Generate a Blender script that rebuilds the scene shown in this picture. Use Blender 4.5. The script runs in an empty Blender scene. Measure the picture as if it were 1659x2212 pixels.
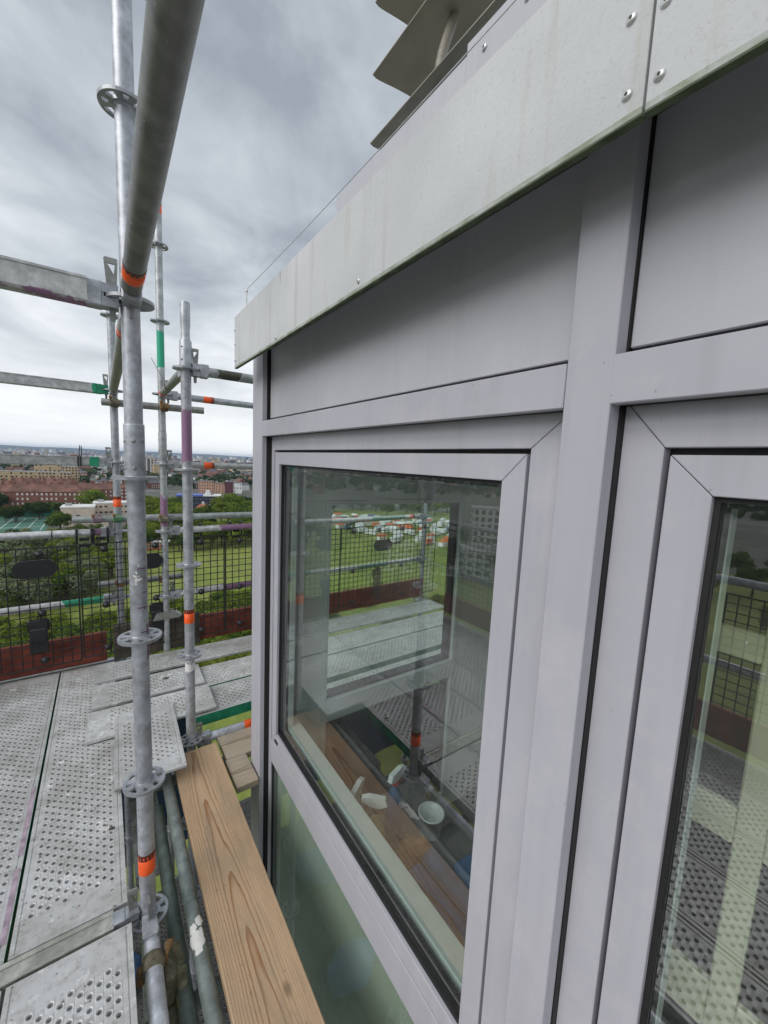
import bpy, bmesh, math, random
from mathutils import Vector, Matrix
import numpy as np
random.seed(7)
R = math.radians
SC = bpy.context.scene
COL = SC.collection

# ------------------------------------------------------------------ camera
yaw, pitch, roll = R(35.185), R(-6.868), R(2.576)
fwd = Vector((math.sin(yaw)*math.cos(pitch), math.cos(yaw)*math.cos(pitch), math.sin(pitch)))
rgt0 = Vector((math.cos(yaw), -math.sin(yaw), 0)); up0 = rgt0.cross(fwd)
rgt = rgt0*math.cos(roll) + up0*math.sin(roll); upv = -rgt0*math.sin(roll) + up0*math.cos(roll)
cd = bpy.data.cameras.new('camera'); cam = bpy.data.objects.new('camera', cd); COL.objects.link(cam)
M4 = Matrix.Identity(4)
for i in range(3):
    M4[i][0] = rgt[i]; M4[i][1] = upv[i]; M4[i][2] = -fwd[i]
cam.matrix_world = M4
cd.sensor_fit = 'HORIZONTAL'; cd.sensor_width = 36; cd.lens = 863.19/1659*36
cd.clip_start = 0.02; cd.clip_end = 60000
SC.camera = cam

# ------------------------------------------------------------------ sky and sun
SUN_EL, SUN_AZ = R(37), R(-102)          # azimuth measured from +Y towards +X
wd = bpy.data.worlds.new('World'); SC.world = wd; wd.use_nodes = True
nt = wd.node_tree; nt.nodes.clear()
def wn(t, **k):
    n = nt.nodes.new(t)
    for a, b in k.items(): setattr(n, a, b)
    return n
wl = nt.links.new
def wmath(op, a, b=None):
    n = wn('ShaderNodeMath', operation=op)
    for i, v in enumerate((a, b)):
        if v is None: continue
        if isinstance(v, (int, float)): n.inputs[i].default_value = v
        else: wl(v, n.inputs[i])
    return n.outputs[0]
out = wn('ShaderNodeOutputWorld'); bg = wn('ShaderNodeBackground')
SKY = 0.1
bg.inputs['Strength'].default_value = SKY
sky = wn('ShaderNodeTexSky', sky_type='NISHITA'); sky.sun_disc = False
sky.sun_elevation = SUN_EL; sky.sun_rotation = SUN_AZ
tc = wn('ShaderNodeTexCoord'); sp = wn('ShaderNodeSeparateXYZ'); wl(tc.outputs['Generated'], sp.inputs[0])
zc = wmath('MAXIMUM', sp.outputs['Z'], 0.0)
den = wmath('ADD', zc, 0.20)
cb = wn('ShaderNodeCombineXYZ'); wl(wmath('DIVIDE', sp.outputs['X'], den), cb.inputs[0]); wl(wmath('DIVIDE', sp.outputs['Y'], den), cb.inputs[1])
cb.inputs[2].default_value = 2.3
def wnoise(scale, detail, dist, rough=0.55):
    n = wn('ShaderNodeTexNoise'); n.inputs['Scale'].default_value = scale; n.inputs['Detail'].default_value = detail
    n.inputs['Distortion'].default_value = dist; n.inputs['Roughness'].default_value = rough
    wl(cb.outputs[0], n.inputs['Vector']); return n.outputs['Fac']
n1 = wnoise(1.05, 7, 0.45, 0.52); n2 = wnoise(3.4, 6, 0.5, 0.55)
mixn = wmath('ADD', wmath('MULTIPLY', n1, 0.74), wmath('MULTIPLY', n2, 0.26))
rp = wn('ShaderNodeValToRGB'); wl(mixn, rp.inputs[0])
e = rp.color_ramp.elements
e[0].position = 0.37; e[0].color = (2.7, 3.0, 3.4, 1); e[1].position = 0.585; e[1].color = (6.5, 6.8, 7.1, 1)
m1 = e.new(0.475); m1.color = (4.4, 4.75, 5.15, 1)
# the band of cloud near the horizon is whiter, with streaks
hz = wn('ShaderNodeMapRange'); wl(sp.outputs['Z'], hz.inputs['Value'])
hz.inputs['From Min'].default_value = 0.0; hz.inputs['From Max'].default_value = 0.30
hz.inputs['To Min'].default_value = 0.92; hz.inputs['To Max'].default_value = 0.0
mxh = wn('ShaderNodeMix', data_type='RGBA'); wl(hz.outputs[0], mxh.inputs[0]); wl(rp.outputs[0], mxh.inputs[6]); mxh.inputs[7].default_value = (8.5, 8.7, 8.75, 1)
mxs = wn('ShaderNodeMix', data_type='RGBA'); mxs.inputs[0].default_value = 0.93; wl(sky.outputs[0], mxs.inputs[6]); wl(mxh.outputs[2], mxs.inputs[7])
wl(mxs.outputs[2], bg.inputs['Color']); wl(bg.outputs[0], out.inputs['Surface'])

sd = bpy.data.lights.new('sun', 'SUN'); sd.energy = 1.5; sd.angle = R(45); sd.color = (1.0, 0.965, 0.92)
sun = bpy.data.objects.new('sun', sd); COL.objects.link(sun)
sdir = Vector((math.sin(SUN_AZ)*math.cos(SUN_EL), math.cos(SUN_AZ)*math.cos(SUN_EL), math.sin(SUN_EL)))
sun.rotation_euler = sdir.to_track_quat('Z', 'Y').to_euler()

vs = SC.view_settings; vs.view_transform = 'Standard'; vs.look = 'None'; vs.gamma = 1; vs.use_curve_mapping = False
vs.exposure = 0.42
SC.cycles.max_bounces = 10; SC.cycles.transparent_max_bounces = 24; SC.cycles.glossy_bounces = 5
SC.cycles.volume_bounces = 0

# ------------------------------------------------------------------ materials
def mat(name):
    m = bpy.data.materials.new(name); m.use_nodes = True; t = m.node_tree
    b = t.nodes['Principled BSDF']; return m, t, b
def N(t, kind, **k):
    n = t.nodes.new(kind)
    for a, v in k.items(): setattr(n, a, v)
    return n
def noise(t, vec, scale, detail=4, rough=0.55, dist=0.0):
    n = N(t, 'ShaderNodeTexNoise'); n.inputs['Scale'].default_value = scale; n.inputs['Detail'].default_value = detail
    n.inputs['Roughness'].default_value = rough; n.inputs['Distortion'].default_value = dist
    t.links.new(vec, n.inputs['Vector']); return n.outputs['Fac']
def ramp(t, fac, stops):
    n = N(t, 'ShaderNodeValToRGB'); t.links.new(fac, n.inputs[0]); el = n.color_ramp.elements
    el[0].position, el[0].color = stops[0][0], (*stops[0][1], 1); el[1].position, el[1].color = stops[-1][0], (*stops[-1][1], 1)
    for p, c in stops[1:-1]: el.new(p).color = (*c, 1)
    return n.outputs[0]
def mixc(t, fac, a, b, mode='MIX'):
    n = N(t, 'ShaderNodeMix', data_type='RGBA', blend_type=mode)
    for i, v in ((0, fac), (6, a), (7, b)):
        if isinstance(v, (int, float)): n.inputs[i].default_value = v
        elif isinstance(v, tuple): n.inputs[i].default_value = (*v, 1)
        else: t.links.new(v, n.inputs[i])
    return n.outputs[2]
def mth(t, op, a, b=None):
    n = N(t, 'ShaderNodeMath', operation=op)
    for i, v in enumerate((a, b)):
        if v is None: continue
        if isinstance(v, (int, float)): n.inputs[i].default_value = v
        else: t.links.new(v, n.inputs[i])
    return n.outputs[0]
def coord(t, what='Object'): return N(t, 'ShaderNodeTexCoord').outputs[what]
def mapping(t, vec, sc):
    n = N(t, 'ShaderNodeMapping'); n.inputs['Scale'].default_value = sc; t.links.new(vec, n.inputs[0]); return n.outputs[0]
def bump(t, b, h, s, d=0.002):
    n = N(t, 'ShaderNodeBump'); n.inputs['Strength'].default_value = s; n.inputs['Distance'].default_value = d
    t.links.new(h, n.inputs['Height']); t.links.new(n.outputs[0], b.inputs['Normal'])

def plain(name, col, rough=0.6, metal=0.0, var=0.12, scale=20, bumps=0.0, spec=0.5):
    m, t, b = mat(name); v = coord(t)
    f = noise(t, v, scale, 5)
    lo = tuple(c*(1-var) for c in col); hi = tuple(min(1, c*(1+var)) for c in col)
    t.links.new(ramp(t, f, [(0.3, lo), (0.7, hi)]), b.inputs['Base Color'])
    b.inputs['Roughness'].default_value = rough; b.inputs['Metallic'].default_value = metal
    b.inputs['Specular IOR Level'].default_value = spec
    if bumps: bump(t, b, noise(t, v, scale*3, 4), bumps)
    return m

def galv(name, base=(0.40, 0.42, 0.45), patches=(), axis=2, rough=0.42, dirt=0.35):
    """galvanised steel with chalky spangle, rust flecks and old paint marks (patches: lo, hi, colour along the tube)"""
    m, t, b = mat(name); v = coord(t)
    f = noise(t, v, 26, 6, 0.65); f2 = noise(t, v, 6, 4); f3 = noise(t, v, 90, 3)
    c = ramp(t, f, [(0.28, tuple(x*0.62 for x in base)), (0.5, base), (0.68, tuple(min(1, x*1.38) for x in base))])
    c = mixc(t, mth(t, 'MULTIPLY', ramp(t, f2, [(0.45, (0, 0, 0)), (0.7, (1, 1, 1))]), dirt), c, (0.20, 0.20, 0.19))
    c = mixc(t, ramp(t, f3, [(0.70, (0, 0, 0)), (0.74, (0.8, 0.8, 0.8))]), c, (0.72, 0.73, 0.74))
    c = mixc(t, ramp(t, noise(t, v, 33, 2), [(0.73, (0, 0, 0)), (0.76, (0.7, 0.7, 0.7))]), c, (0.09, 0.07, 0.06))
    s = N(t, 'ShaderNodeSeparateXYZ'); t.links.new(v, s.inputs[0]); z = s.outputs[axis]
    zz = mth(t, 'ADD', z, mth(t, 'MULTIPLY', mth(t, 'SUBTRACT', noise(t, v, 22, 4), 0.5), 0.09))
    pr = None
    for lo, hi, pc in patches:
        k = mth(t, 'MULTIPLY', mth(t, 'GREATER_THAN', zz, lo), mth(t, 'LESS_THAN', zz, hi))
        k = mth(t, 'MULTIPLY', k, ramp(t, noise(t, v, 30, 5), [(0.33, (0, 0, 0)), (0.36, (1, 1, 1))]))
        c = mixc(t, k, c, pc); pr = k if pr is None else mth(t, 'MAXIMUM', pr, k)
    t.links.new(c, b.inputs['Base Color'])
    if pr is None: b.inputs['Metallic'].default_value = 0.55
    else: t.links.new(mth(t, 'SUBTRACT', 0.55, mth(t, 'MULTIPLY', pr, 0.55)), b.inputs['Metallic'])
    t.links.new(mth(t, 'ADD', mth(t, 'MULTIPLY', f, 0.3), rough-0.1), b.inputs['Roughness'])
    bump(t, b, noise(t, v, 120, 3), 0.25, 0.0008)
    return m

PURPLE = (0.265, 0.145, 0.245); GREEN = (0.02, 0.30, 0.16); WHITE = (0.75, 0.75, 0.74)
M_galv = galv('galvanised_steel')
M_galv_dull = galv('galvanised_dull', (0.30, 0.31, 0.29), dirt=0.6)
M_galv_bright = galv('galvanised_bright', (0.55, 0.57, 0.62), dirt=0.1, rough=0.35)
M_rail_purple = galv('rail_paint_purple', (0.52, 0.53, 0.54), [(0.10, 3.2, PURPLE)], axis=0, dirt=0.15)
M_rail_white = galv('rail_white', (0.62, 0.63, 0.64), [(0.0, 0.16, PURPLE)], axis=0, dirt=0.15)
M_mid_green = galv('rail_paint_green', (0.58, 0.58, 0.58), [(-0.22, -0.02, GREEN)], axis=0, dirt=0.15)
M_green_tube = galv('tube_grey_green', (0.17, 0.21, 0.19), [(0.85, 1.12, (0.03, 0.16, 0.12))], axis=1, dirt=0.5, rough=0.6)
M_grey_tube = galv('tube_grey', (0.23, 0.27, 0.26), dirt=0.4, rough=0.6)
M_deck = None
def deck_mat():
    m, t, b = mat('deck_steel'); v = coord(t); g = N(t, 'ShaderNodeNewGeometry').outputs['Position']
    oi = N(t, 'ShaderNodeObjectInfo')
    f = noise(t, g, 4.5, 6, 0.62); f2 = noise(t, g, 40, 5, 0.7); f3 = noise(t, g, 13, 6, 0.72)
    c = ramp(t, f, [(0.28, (0.40, 0.395, 0.37)), (0.5, (0.60, 0.605, 0.60)), (0.70, (0.74, 0.755, 0.76))])
    c = mixc(t, ramp(t, f2, [(0.50, (0, 0, 0)), (0.74, (0.62, 0.62, 0.62))]), c, (0.20, 0.18, 0.15))
    c = mixc(t, mth(t, 'MULTIPLY', ramp(t, noise(t, g, 2.2, 6, 0.68), [(0.50, (0, 0, 0)), (0.66, (1, 1, 1))]), 0.45), c, (0.24, 0.225, 0.19))
    c = mixc(t, ramp(t, f3, [(0.60, (0, 0, 0)), (0.64, (0.85, 0.85, 0.85))]), c, (0.80, 0.81, 0.80))
    c = mixc(t, ramp(t, noise(t, g, 60, 2), [(0.68, (0, 0, 0)), (0.72, (0.85, 0.85, 0.85))]), c, (0.10, 0.085, 0.07))
    c = mixc(t, ramp(t, noise(t, g, 31, 2), [(0.745, (0, 0, 0)), (0.76, (0.9, 0.9, 0.9))]), c, (0.22, 0.10, 0.05))
    c = mixc(t, mth(t, 'MULTIPLY', oi.outputs['Random'], 0.25), c, (0.25, 0.25, 0.25))
    t.links.new(c, b.inputs['Base Color']); b.inputs['Metallic'].default_value = 0.18; b.inputs['Roughness'].default_value = 0.45
    bump(t, b, noise(t, g, 55, 4), 0.2, 0.001)
    return m
M_deck = deck_mat()
M_lower_shade = galv('lower_lift_shaded_steel', (0.11, 0.11, 0.105), dirt=0.6, rough=0.7)  # deck steel again, darkened so the holes above look shaded
M_paint_green = plain('paint_green', (0.02, 0.24, 0.13), 0.5, var=0.35, scale=14)
M_paint_purple = plain('paint_purple', PURPLE, 0.55, var=0.3, scale=14)
def coat_mat(name, col, dust=0.5):
    m, t, b = mat(name); g = N(t, 'ShaderNodeNewGeometry').outputs['Position']
    c = ramp(t, noise(t, g, 1.7, 4), [(0.3, tuple(q*0.95 for q in col)), (0.7, tuple(q*1.04 for q in col))])
    c = mixc(t, mth(t, 'MULTIPLY', ramp(t, noise(t, mapping(t, g, (24, 24, 1.4)), 1, 5, 0.6), [(0.52, (0, 0, 0)), (0.78, (1, 1, 1))]), 0.30*dust), c, tuple(q*0.62 for q in col))
    c = mixc(t, mth(t, 'MULTIPLY', ramp(t, noise(t, g, 7, 6, 0.7), [(0.5, (0, 0, 0)), (0.72, (1, 1, 1))]), 0.30*dust), c, (0.62, 0.61, 0.60))
    c = mixc(t, mth(t, 'MULTIPLY', ramp(t, noise(t, g, 85, 2), [(0.735, (0, 0, 0)), (0.76, (1, 1, 1))]), 0.55*dust), c, (0.13, 0.12, 0.12))
    t.links.new(c, b.inputs['Base Color'])
    t.links.new(mth(t, 'ADD', 0.36, mth(t, 'MULTIPLY', noise(t, g, 9, 5), 0.22)), b.inputs['Roughness'])
    bump(t, b, noise(t, g, 420, 3), 0.06, 0.0006); return m
M_coat = coat_mat('powder_coat_grey', (0.445, 0.443, 0.492), 0.85)
M_panel = coat_mat('panel_grey', (0.48, 0.483, 0.525), 0.7)
M_gasket = plain('gasket_black', (0.012, 0.012, 0.013), 0.65, var=0.2, scale=40)
M_bead = plain('brown_seal', (0.075, 0.058, 0.052), 0.6, var=0.35, scale=30)
M_white_in = plain('white_frame', (0.66, 0.70, 0.70), 0.4, var=0.05, scale=20)
M_room = plain('room_plaster', (0.74, 0.77, 0.74), 0.8, var=0.05, scale=4)
M_floor_in = plain('room_floor', (0.09, 0.088, 0.08), 0.7, var=0.2, scale=6)
M_cream = plain('cream_paint', (0.62, 0.60, 0.45), 0.5, var=0.06, scale=12)
M_black = plain('black_plastic', (0.014, 0.014, 0.017), 0.42, var=0.3, scale=30)
M_wire = plain('black_coated_wire', (0.016, 0.017, 0.016), 0.5, var=0.3, scale=30)
M_orange = plain('orange_tape', (0.88, 0.105, 0.012), 0.45, var=0.12, scale=70)
M_orange_dark = plain('tape_print', (0.10, 0.016, 0.008), 0.5, var=0.3, scale=160)
M_screw = plain('screw_steel', (0.62, 0.63, 0.62), 0.35, 0.6, var=0.15, scale=80)
M_hole = plain('dark_socket', (0.05, 0.05, 0.055), 0.7)
M_louvre = plain('louvre_bronze', (0.27, 0.25, 0.21), 0.45, var=0.15, scale=9)
M_rust = plain('rusty_clamp', (0.20, 0.115, 0.05), 0.75, var=0.5, scale=40, bumps=0.4)
M_brass = plain('dirty_clamp', (0.16, 0.145, 0.10), 0.7, 0.2, var=0.5, scale=40, bumps=0.4)
M_grime = plain('cement_crust', (0.22, 0.20, 0.12), 0.9, var=0.45, scale=35, bumps=0.6)
M_white_spl = plain('white_splash', (0.78, 0.78, 0.75), 0.7, var=0.1, scale=30, bumps=0.4)
M_blue = plain('blue_sheet', (0.05, 0.14, 0.34), 0.45, var=0.3, scale=9)
M_bluebag = plain('blue_bag', (0.03, 0.12, 0.28), 0.5, var=0.4, scale=12)
M_tan = plain('tan_cloth', (0.42, 0.24, 0.12), 0.8, var=0.2, scale=20)
M_red = plain('red_plastic', (0.5, 0.04, 0.03), 0.4)
M_whitep = plain('white_plastic', (0.75, 0.77, 0.79), 0.35, var=0.05)
M_olive = plain('olive_liquid_bottle', (0.58, 0.56, 0.34), 0.3, var=0.2, scale=12)
M_spandrel = plain('spandrel_grey', (0.50, 0.53, 0.47), 0.6, var=0.12, scale=3)
M_dark_in = plain('dark_bench', (0.10, 0.105, 0.10), 0.6, var=0.3, scale=8)

def fascia_mat():
    m, t, b = mat('fascia_board'); v = coord(t); g = N(t, 'ShaderNodeNewGeometry').outputs['Position']
    c = ramp(t, noise(t, g, 2.6, 5), [(0.3, (0.50, 0.515, 0.53)), (0.7, (0.64, 0.65, 0.665))])
    st = noise(t, mapping(t, g, (9, 16, 1.3)), 1.6, 5, 0.65)
    c = mixc(t, mth(t, 'MULTIPLY', ramp(t, st, [(0.55, (0, 0, 0)), (0.78, (1, 1, 1))]), 0.60), c, (0.36, 0.335, 0.26))
    c = mixc(t, mth(t, 'MULTIPLY', ramp(t, noise(t, g, 160, 3, 0.7), [(0.56, (0, 0, 0)), (0.7, (1, 1, 1))]), 0.38), c, (0.31, 0.31, 0.29))
    # scratches on the far end
    s = N(t, 'ShaderNodeSeparateXYZ'); t.links.new(g, s.inputs[0])
    sc = noise(t, mapping(t, g, (1, 42, 3.5)), 1.0, 3, 0.6)
    far = mth(t, 'GREATER_THAN', mth(t, 'ADD', s.outputs[1], mth(t, 'MULTIPLY', noise(t, g, 4, 3), 0.8)), 1.5)
    c = mixc(t, mth(t, 'MULTIPLY', mth(t, 'MULTIPLY', ramp(t, sc, [(0.66, (0, 0, 0)), (0.70, (1, 1, 1))]), far), 0.6), c, (0.20, 0.20, 0.19))
    # algae line on the bottom edge
    al = mth(t, 'LESS_THAN', s.outputs[2], 0.405)
    c = mixc(t, mth(t, 'MULTIPLY', al, ramp(t, noise(t, g, 20, 4), [(0.35, (0.15, 0.15, 0.15)), (0.6, (0.75, 0.75, 0.75))])), c, (0.16, 0.21, 0.10))
    t.links.new(c, b.inputs['Base Color']); b.inputs['Roughness'].default_value = 0.62
    bump(t, b, noise(t, g, 90, 5, 0.7), 0.45, 0.0015)
    return m
M_fascia = fascia_mat()
M_algae = plain('algae_edge', (0.075, 0.10, 0.055), 0.9, var=0.4, scale=30)

def wood_mat(name, light, mid, dark, ring=5.2, depth=0.060, tilt=0.014, grey=0.0):
    """flat-sawn board: growth rings about an axis below the board, wandering along its length (rings every few mm)"""
    m, t, b = mat(name); v = coord(t)
    sp = N(t, 'ShaderNodeSeparateXYZ'); t.links.new(v, sp.inputs[0])
    def wob(sc, amp, k): 
        n = N(t, 'ShaderNodeTexNoise', noise_dimensions='4D'); n.inputs['Scale'].default_value = 1; n.inputs['Detail'].default_value = 3; n.inputs['W'].default_value = k
        t.links.new(mapping(t, v, sc), n.inputs['Vector']); return mth(t, 'MULTIPLY', mth(t, 'SUBTRACT', n.outputs['Fac'], 0.5), amp)
    x = mth(t, 'ADD', mth(t, 'ADD', sp.outputs[0], 0.012), wob((3, 1.0, 3), 0.045, 1.0))
    z = mth(t, 'ADD', mth(t, 'ADD', sp.outputs[2], mth(t, 'MULTIPLY', sp.outputs[1], tilt)), mth(t, 'ADD', wob((6, 1.4, 6), 0.022, 3.0), depth))
    r = mth(t, 'POWER', mth(t, 'ADD', mth(t, 'MULTIPLY', x, x), mth(t, 'MULTIPLY', z, z)), 0.5)
    ph = mth(t, 'FRACT', mth(t, 'MULTIPLY', mth(t, 'ADD', r, wob((60, 6, 60), 0.003, 5.0)), 1000.0/ring))
    near = ramp(t, mth(t, 'ABSOLUTE', x), [(0.014, (1, 1, 1)), (0.07, (0.38, 0.38, 0.38))])
    late = ramp(t, ph, [(0.0, (0, 0, 0)), (0.62, (0.10, 0.10, 0.10)), (0.88, (1, 1, 1)), (0.97, (1, 1, 1)), (1.0, (0.1, 0.1, 0.1))])
    c = ramp(t, noise(t, mapping(t, v, (9, 1.2, 9)), 1, 4), [(0.3, mid), (0.7, light)])
    c = mixc(t, mth(t, 'MULTIPLY', late, near), c, dark)
    fine = noise(t, mapping(t, v, (260, 5, 260)), 1, 4, 0.6)
    c = mixc(t, 0.22, c, ramp(t, fine, [(0.3, tuple(q*0.6 for q in mid)), (0.7, light)]))
    c = mixc(t, mth(t, 'MULTIPLY', ramp(t, noise(t, v, 6, 5, 0.65), [(0.48, (0, 0, 0)), (0.75, (1, 1, 1))]), 0.42+grey), c, (0.25, 0.22, 0.18))
    c = mixc(t, mth(t, 'MULTIPLY', ramp(t, noise(t, mapping(t, v, (22, 2.2, 22)), 1, 6, 0.7), [(0.52, (0, 0, 0)), (0.70, (1, 1, 1))]), 0.6), c, (0.25, 0.20, 0.145))
    c = mixc(t, mth(t, 'MULTIPLY', ramp(t, noise(t, v, 70, 3), [(0.66, (0, 0, 0)), (0.72, (1, 1, 1))]), 0.5), c, (0.16, 0.12, 0.085))
    vo = N(t, 'ShaderNodeTexVoronoi'); vo.inputs['Scale'].default_value = 1; t.links.new(mapping(t, v, (8, 4.0, 8)), vo.inputs[0])
    k = ramp(t, vo.outputs['Distance'], [(0.05, (1, 1, 1)), (0.12, (0, 0, 0))])
    c = mixc(t, mth(t, 'MULTIPLY', k, 0.7), c, tuple(q*0.35 for q in mid))
    t.links.new(c, b.inputs['Base Color']); b.inputs['Roughness'].default_value = 0.72; b.inputs['Specular IOR Level'].default_value = 0.3
    bump(t, b, mth(t, 'ADD', late, fine), 0.55, 0.0014)
    return m
M_wood = wood_mat('fresh_timber', (0.56, 0.405, 0.26), (0.47, 0.315, 0.185), (0.28, 0.125, 0.045))
M_wood_old = wood_mat('weathered_timber', (0.47, 0.40, 0.31), (0.40, 0.33, 0.25), (0.22, 0.17, 0.12), depth=0.09, grey=0.25)
M_toe_red = plain('red_oxide_board', (0.20, 0.046, 0.029), 0.75, var=0.5, scale=9, bumps=0.4)
M_toe_old = plain('grimy_board', (0.10, 0.085, 0.065), 0.85, var=0.45, scale=9, bumps=0.3)

def glass_mat(name, ior=1.75, tint=(0.80, 0.87, 0.84), dirt=0.03):
    m = bpy.data.materials.new(name); m.use_nodes = True; t = m.node_tree; t.nodes.clear()
    o = N(t, 'ShaderNodeOutputMaterial'); tr = N(t, 'ShaderNodeBsdfTransparent'); gl = N(t, 'ShaderNodeBsdfGlossy')
    tr.inputs[0].default_value = (*tint, 1); gl.inputs['Roughness'].default_value = 0.0
    fr = N(t, 'ShaderNodeFresnel'); fr.inputs[0].default_value = ior
    ge = N(t, 'ShaderNodeNewGeometry')
    front = mth(t, 'SUBTRACT', 1.0, ge.outputs['Backfacing'])
    fac = mth(t, 'MULTIPLY', fr.outputs[0], front)
    mx = N(t, 'ShaderNodeMixShader'); t.links.new(fac, mx.inputs[0]); t.links.new(tr.outputs[0], mx.inputs[1]); t.links.new(gl.outputs[0], mx.inputs[2])
    df = N(t, 'ShaderNodeBsdfDiffuse'); df.inputs[0].default_value = (0.5, 0.5, 0.48, 1)
    d2 = N(t, 'ShaderNodeMixShader')
    g = ge.outputs['Position']
    dirtf = mth(t, 'MULTIPLY', ramp(t, noise(t, g, 3, 5), [(0.4, (0.15, 0.15, 0.15)), (0.75, (1, 1, 1))]), dirt)
    spots = ramp(t, noise(t, g, 75, 2), [(0.76, (0, 0, 0)), (0.79, (0.35, 0.35, 0.35))])
    t.links.new(mth(t, 'MULTIPLY', mth(t, 'MAXIMUM', dirtf, spots), front), d2.inputs[0])
    t.links.new(mx.outputs[0], d2.inputs[1]); t.links.new(df.outputs[0], d2.inputs[2]); t.links.new(d2.outputs[0], o.inputs[0])
    return m
M_glass = glass_mat('window_glass', 3.3, (0.92, 0.97, 0.95), 0.07)
M_glass_dark = glass_mat('window_glass_tinted', 1.8, (0.86, 0.91, 0.88), 0.10)
M_glass_darkroom = glass_mat('dark_room_glass', 1.6, (0.26, 0.31, 0.29), 0.0)  # tint stands in for the dark room behind the screen
M_glass_in = glass_mat('inner_glass', 1.3, (0.93, 0.97, 0.95), 0.0)

# ------------------------------------------------------------------ mesh helpers
class MB:
    def __init__(s): s.v = []; s.f = []; s.mi = []; s.sm = []; s.mats = []
    def mat(s, m):
        if m not in s.mats: s.mats.append(m)
        return s.mats.index(m)
    def add(s, vs, fs, m, smooth=False):
        o = len(s.v); s.v += [tuple(v) for v in vs]; i = s.mat(m)
        for f in fs: s.f.append(tuple(a+o for a in f)); s.mi.append(i); s.sm.append(smooth)
    def box(s, a, b, m, bev=0.0):
        x0, y0, z0 = (min(a[i], b[i]) for i in range(3)); x1, y1, z1 = (max(a[i], b[i]) for i in range(3))
        if bev <= 0:
            s.add([(x0,y0,z0),(x1,y0,z0),(x1,y1,z0),(x0,y1,z0),(x0,y0,z1),(x1,y0,z1),(x1,y1,z1),(x0,y1,z1)],
                  [(0,3,2,1),(4,5,6,7),(0,1,5,4),(1,2,6,5),(2,3,7,6),(3,0,4,7)], m); return s
        e = min(bev, (x1-x0)*.45, (y1-y0)*.45, (z1-z0)*.45)
        bm = bmesh.new(); bmesh.ops.create_cube(bm, size=1)
        for v in bm.verts: v.co = Vector(((x0+x1)/2+v.co.x*(x1-x0), (y0+y1)/2+v.co.y*(y1-y0), (z0+z1)/2+v.co.z*(z1-z0)))
        bmesh.ops.bevel(bm, geom=bm.edges[:], offset=e, segments=1, affect='EDGES')
        s.bm(bm, m); return s
    def bm(s, bm, m, smooth=False):
        bm.verts.index_update(); s.add([v.co[:] for v in bm.verts], [[v.index for v in f.verts] for f in bm.faces], m, smooth); bm.free()
    def tube(s, a, b, r, m, n=24, r2=None, caps=True, wall=0.0):
        a, b = Vector(a), Vector(b); d = (b-a).normalized(); r2 = r if r2 is None else r2
        u = d.orthogonal().normalized(); w = d.cross(u); V = []
        for c, rr in ((a, r), (b, r2)):
            for k in range(n):
                t = 2*math.pi*k/n; V.append(c+(u*math.cos(t)+w*math.sin(t))*rr)
        s.add(V, [(k, (k+1) % n, n+(k+1) % n, n+k) for k in range(n)], m, True)
        if wall > 0:                                     # an open end: ring, then a short inner bore
            for base, c, sg in ((0, a, 1), (n, b, -1)):
                ri = (r if base == 0 else r2)-wall; I = []; J = []
                for k in range(n):
                    t = 2*math.pi*k/n; q = (u*math.cos(t)+w*math.sin(t))*ri
                    I.append(c+q); J.append(c+q+d*sg*0.12)
                O = V[base:base+n]
                s.add(O+I, [((k+1) % n, k, n+k, n+(k+1) % n) if base == 0 else (k, (k+1) % n, n+(k+1) % n, n+k) for k in range(n)], m)
                s.add(I+J, [(k, (k+1) % n, n+(k+1) % n, n+k) for k in range(n)]+[tuple(range(n, 2*n))], M_hole, True)
        elif caps:
            s.add(V[:n], [tuple(range(n))[::-1]], m); s.add(V[n:], [tuple(range(n))], m)
        return s
    def lathe(s, prof, c, ax, m, n=24, smooth=True):
        c = Vector(c); d = Vector(ax).normalized(); u = d.orthogonal().normalized(); w = d.cross(u); V = []
        for (r, h) in prof:
            for k in range(n):
                t = 2*math.pi*k/n; V.append(c+d*h+(u*math.cos(t)+w*math.sin(t))*r)
        F = []
        for i in range(len(prof)-1):
            for k in range(n): F.append((i*n+k, i*n+(k+1) % n, (i+1)*n+(k+1) % n, (i+1)*n+k))
        s.add(V, F, m, smooth)
        s.add(V[:n], [tuple(range(n))[::-1]], m); s.add(V[-n:], [tuple(range(n))], m)
        return s
    def prism(s, pts, off, m):                            # outline pts (3D, planar), swept by off
        n = len(pts); off = Vector(off); P = [Vector(p) for p in pts]
        s.add(P+[p+off for p in P], [tuple(range(n))[::-1], tuple(range(n, 2*n))]+[(k, (k+1) % n, n+(k+1) % n, n+k) for k in range(n)], m)
        return s
    def path(s, pts, r, m, n=8):
        for a, b in zip(pts[:-1], pts[1:]): s.tube(a, b, r, m, n)
        return s
    def mesh(s, name):
        me = bpy.data.meshes.new(name); me.from_pydata(s.v, [], s.f)
        for m in s.mats: me.materials.append(m)
        me.polygons.foreach_set('material_index', s.mi); me.polygons.foreach_set('use_smooth', s.sm)
        me.update(); return me
    def fix(s, me):
        bm = bmesh.new(); bm.from_mesh(me); bmesh.ops.recalc_face_normals(bm, faces=bm.faces[:]); bm.to_mesh(me); bm.free()
    def build(s, name, parent=None, loc=None, rot=None):
        me = s.mesh(name); s.fix(me); return ob(name, me, parent, loc, rot)
def ob(name, me, parent=None, loc=None, rot=None):
    o = bpy.data.objects.new(name, me); COL.objects.link(o)
    if parent is not None: o.parent = parent
    if loc is not None: o.location = loc
    if rot is not None: o.rotation_euler = rot
    return o
def tag(o, label=None, cat=None, group=None, kind=None):
    for k, v in (('label', label), ('category', cat), ('group', group), ('kind', kind)):
        if v: o[k] = v
    return o
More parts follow.
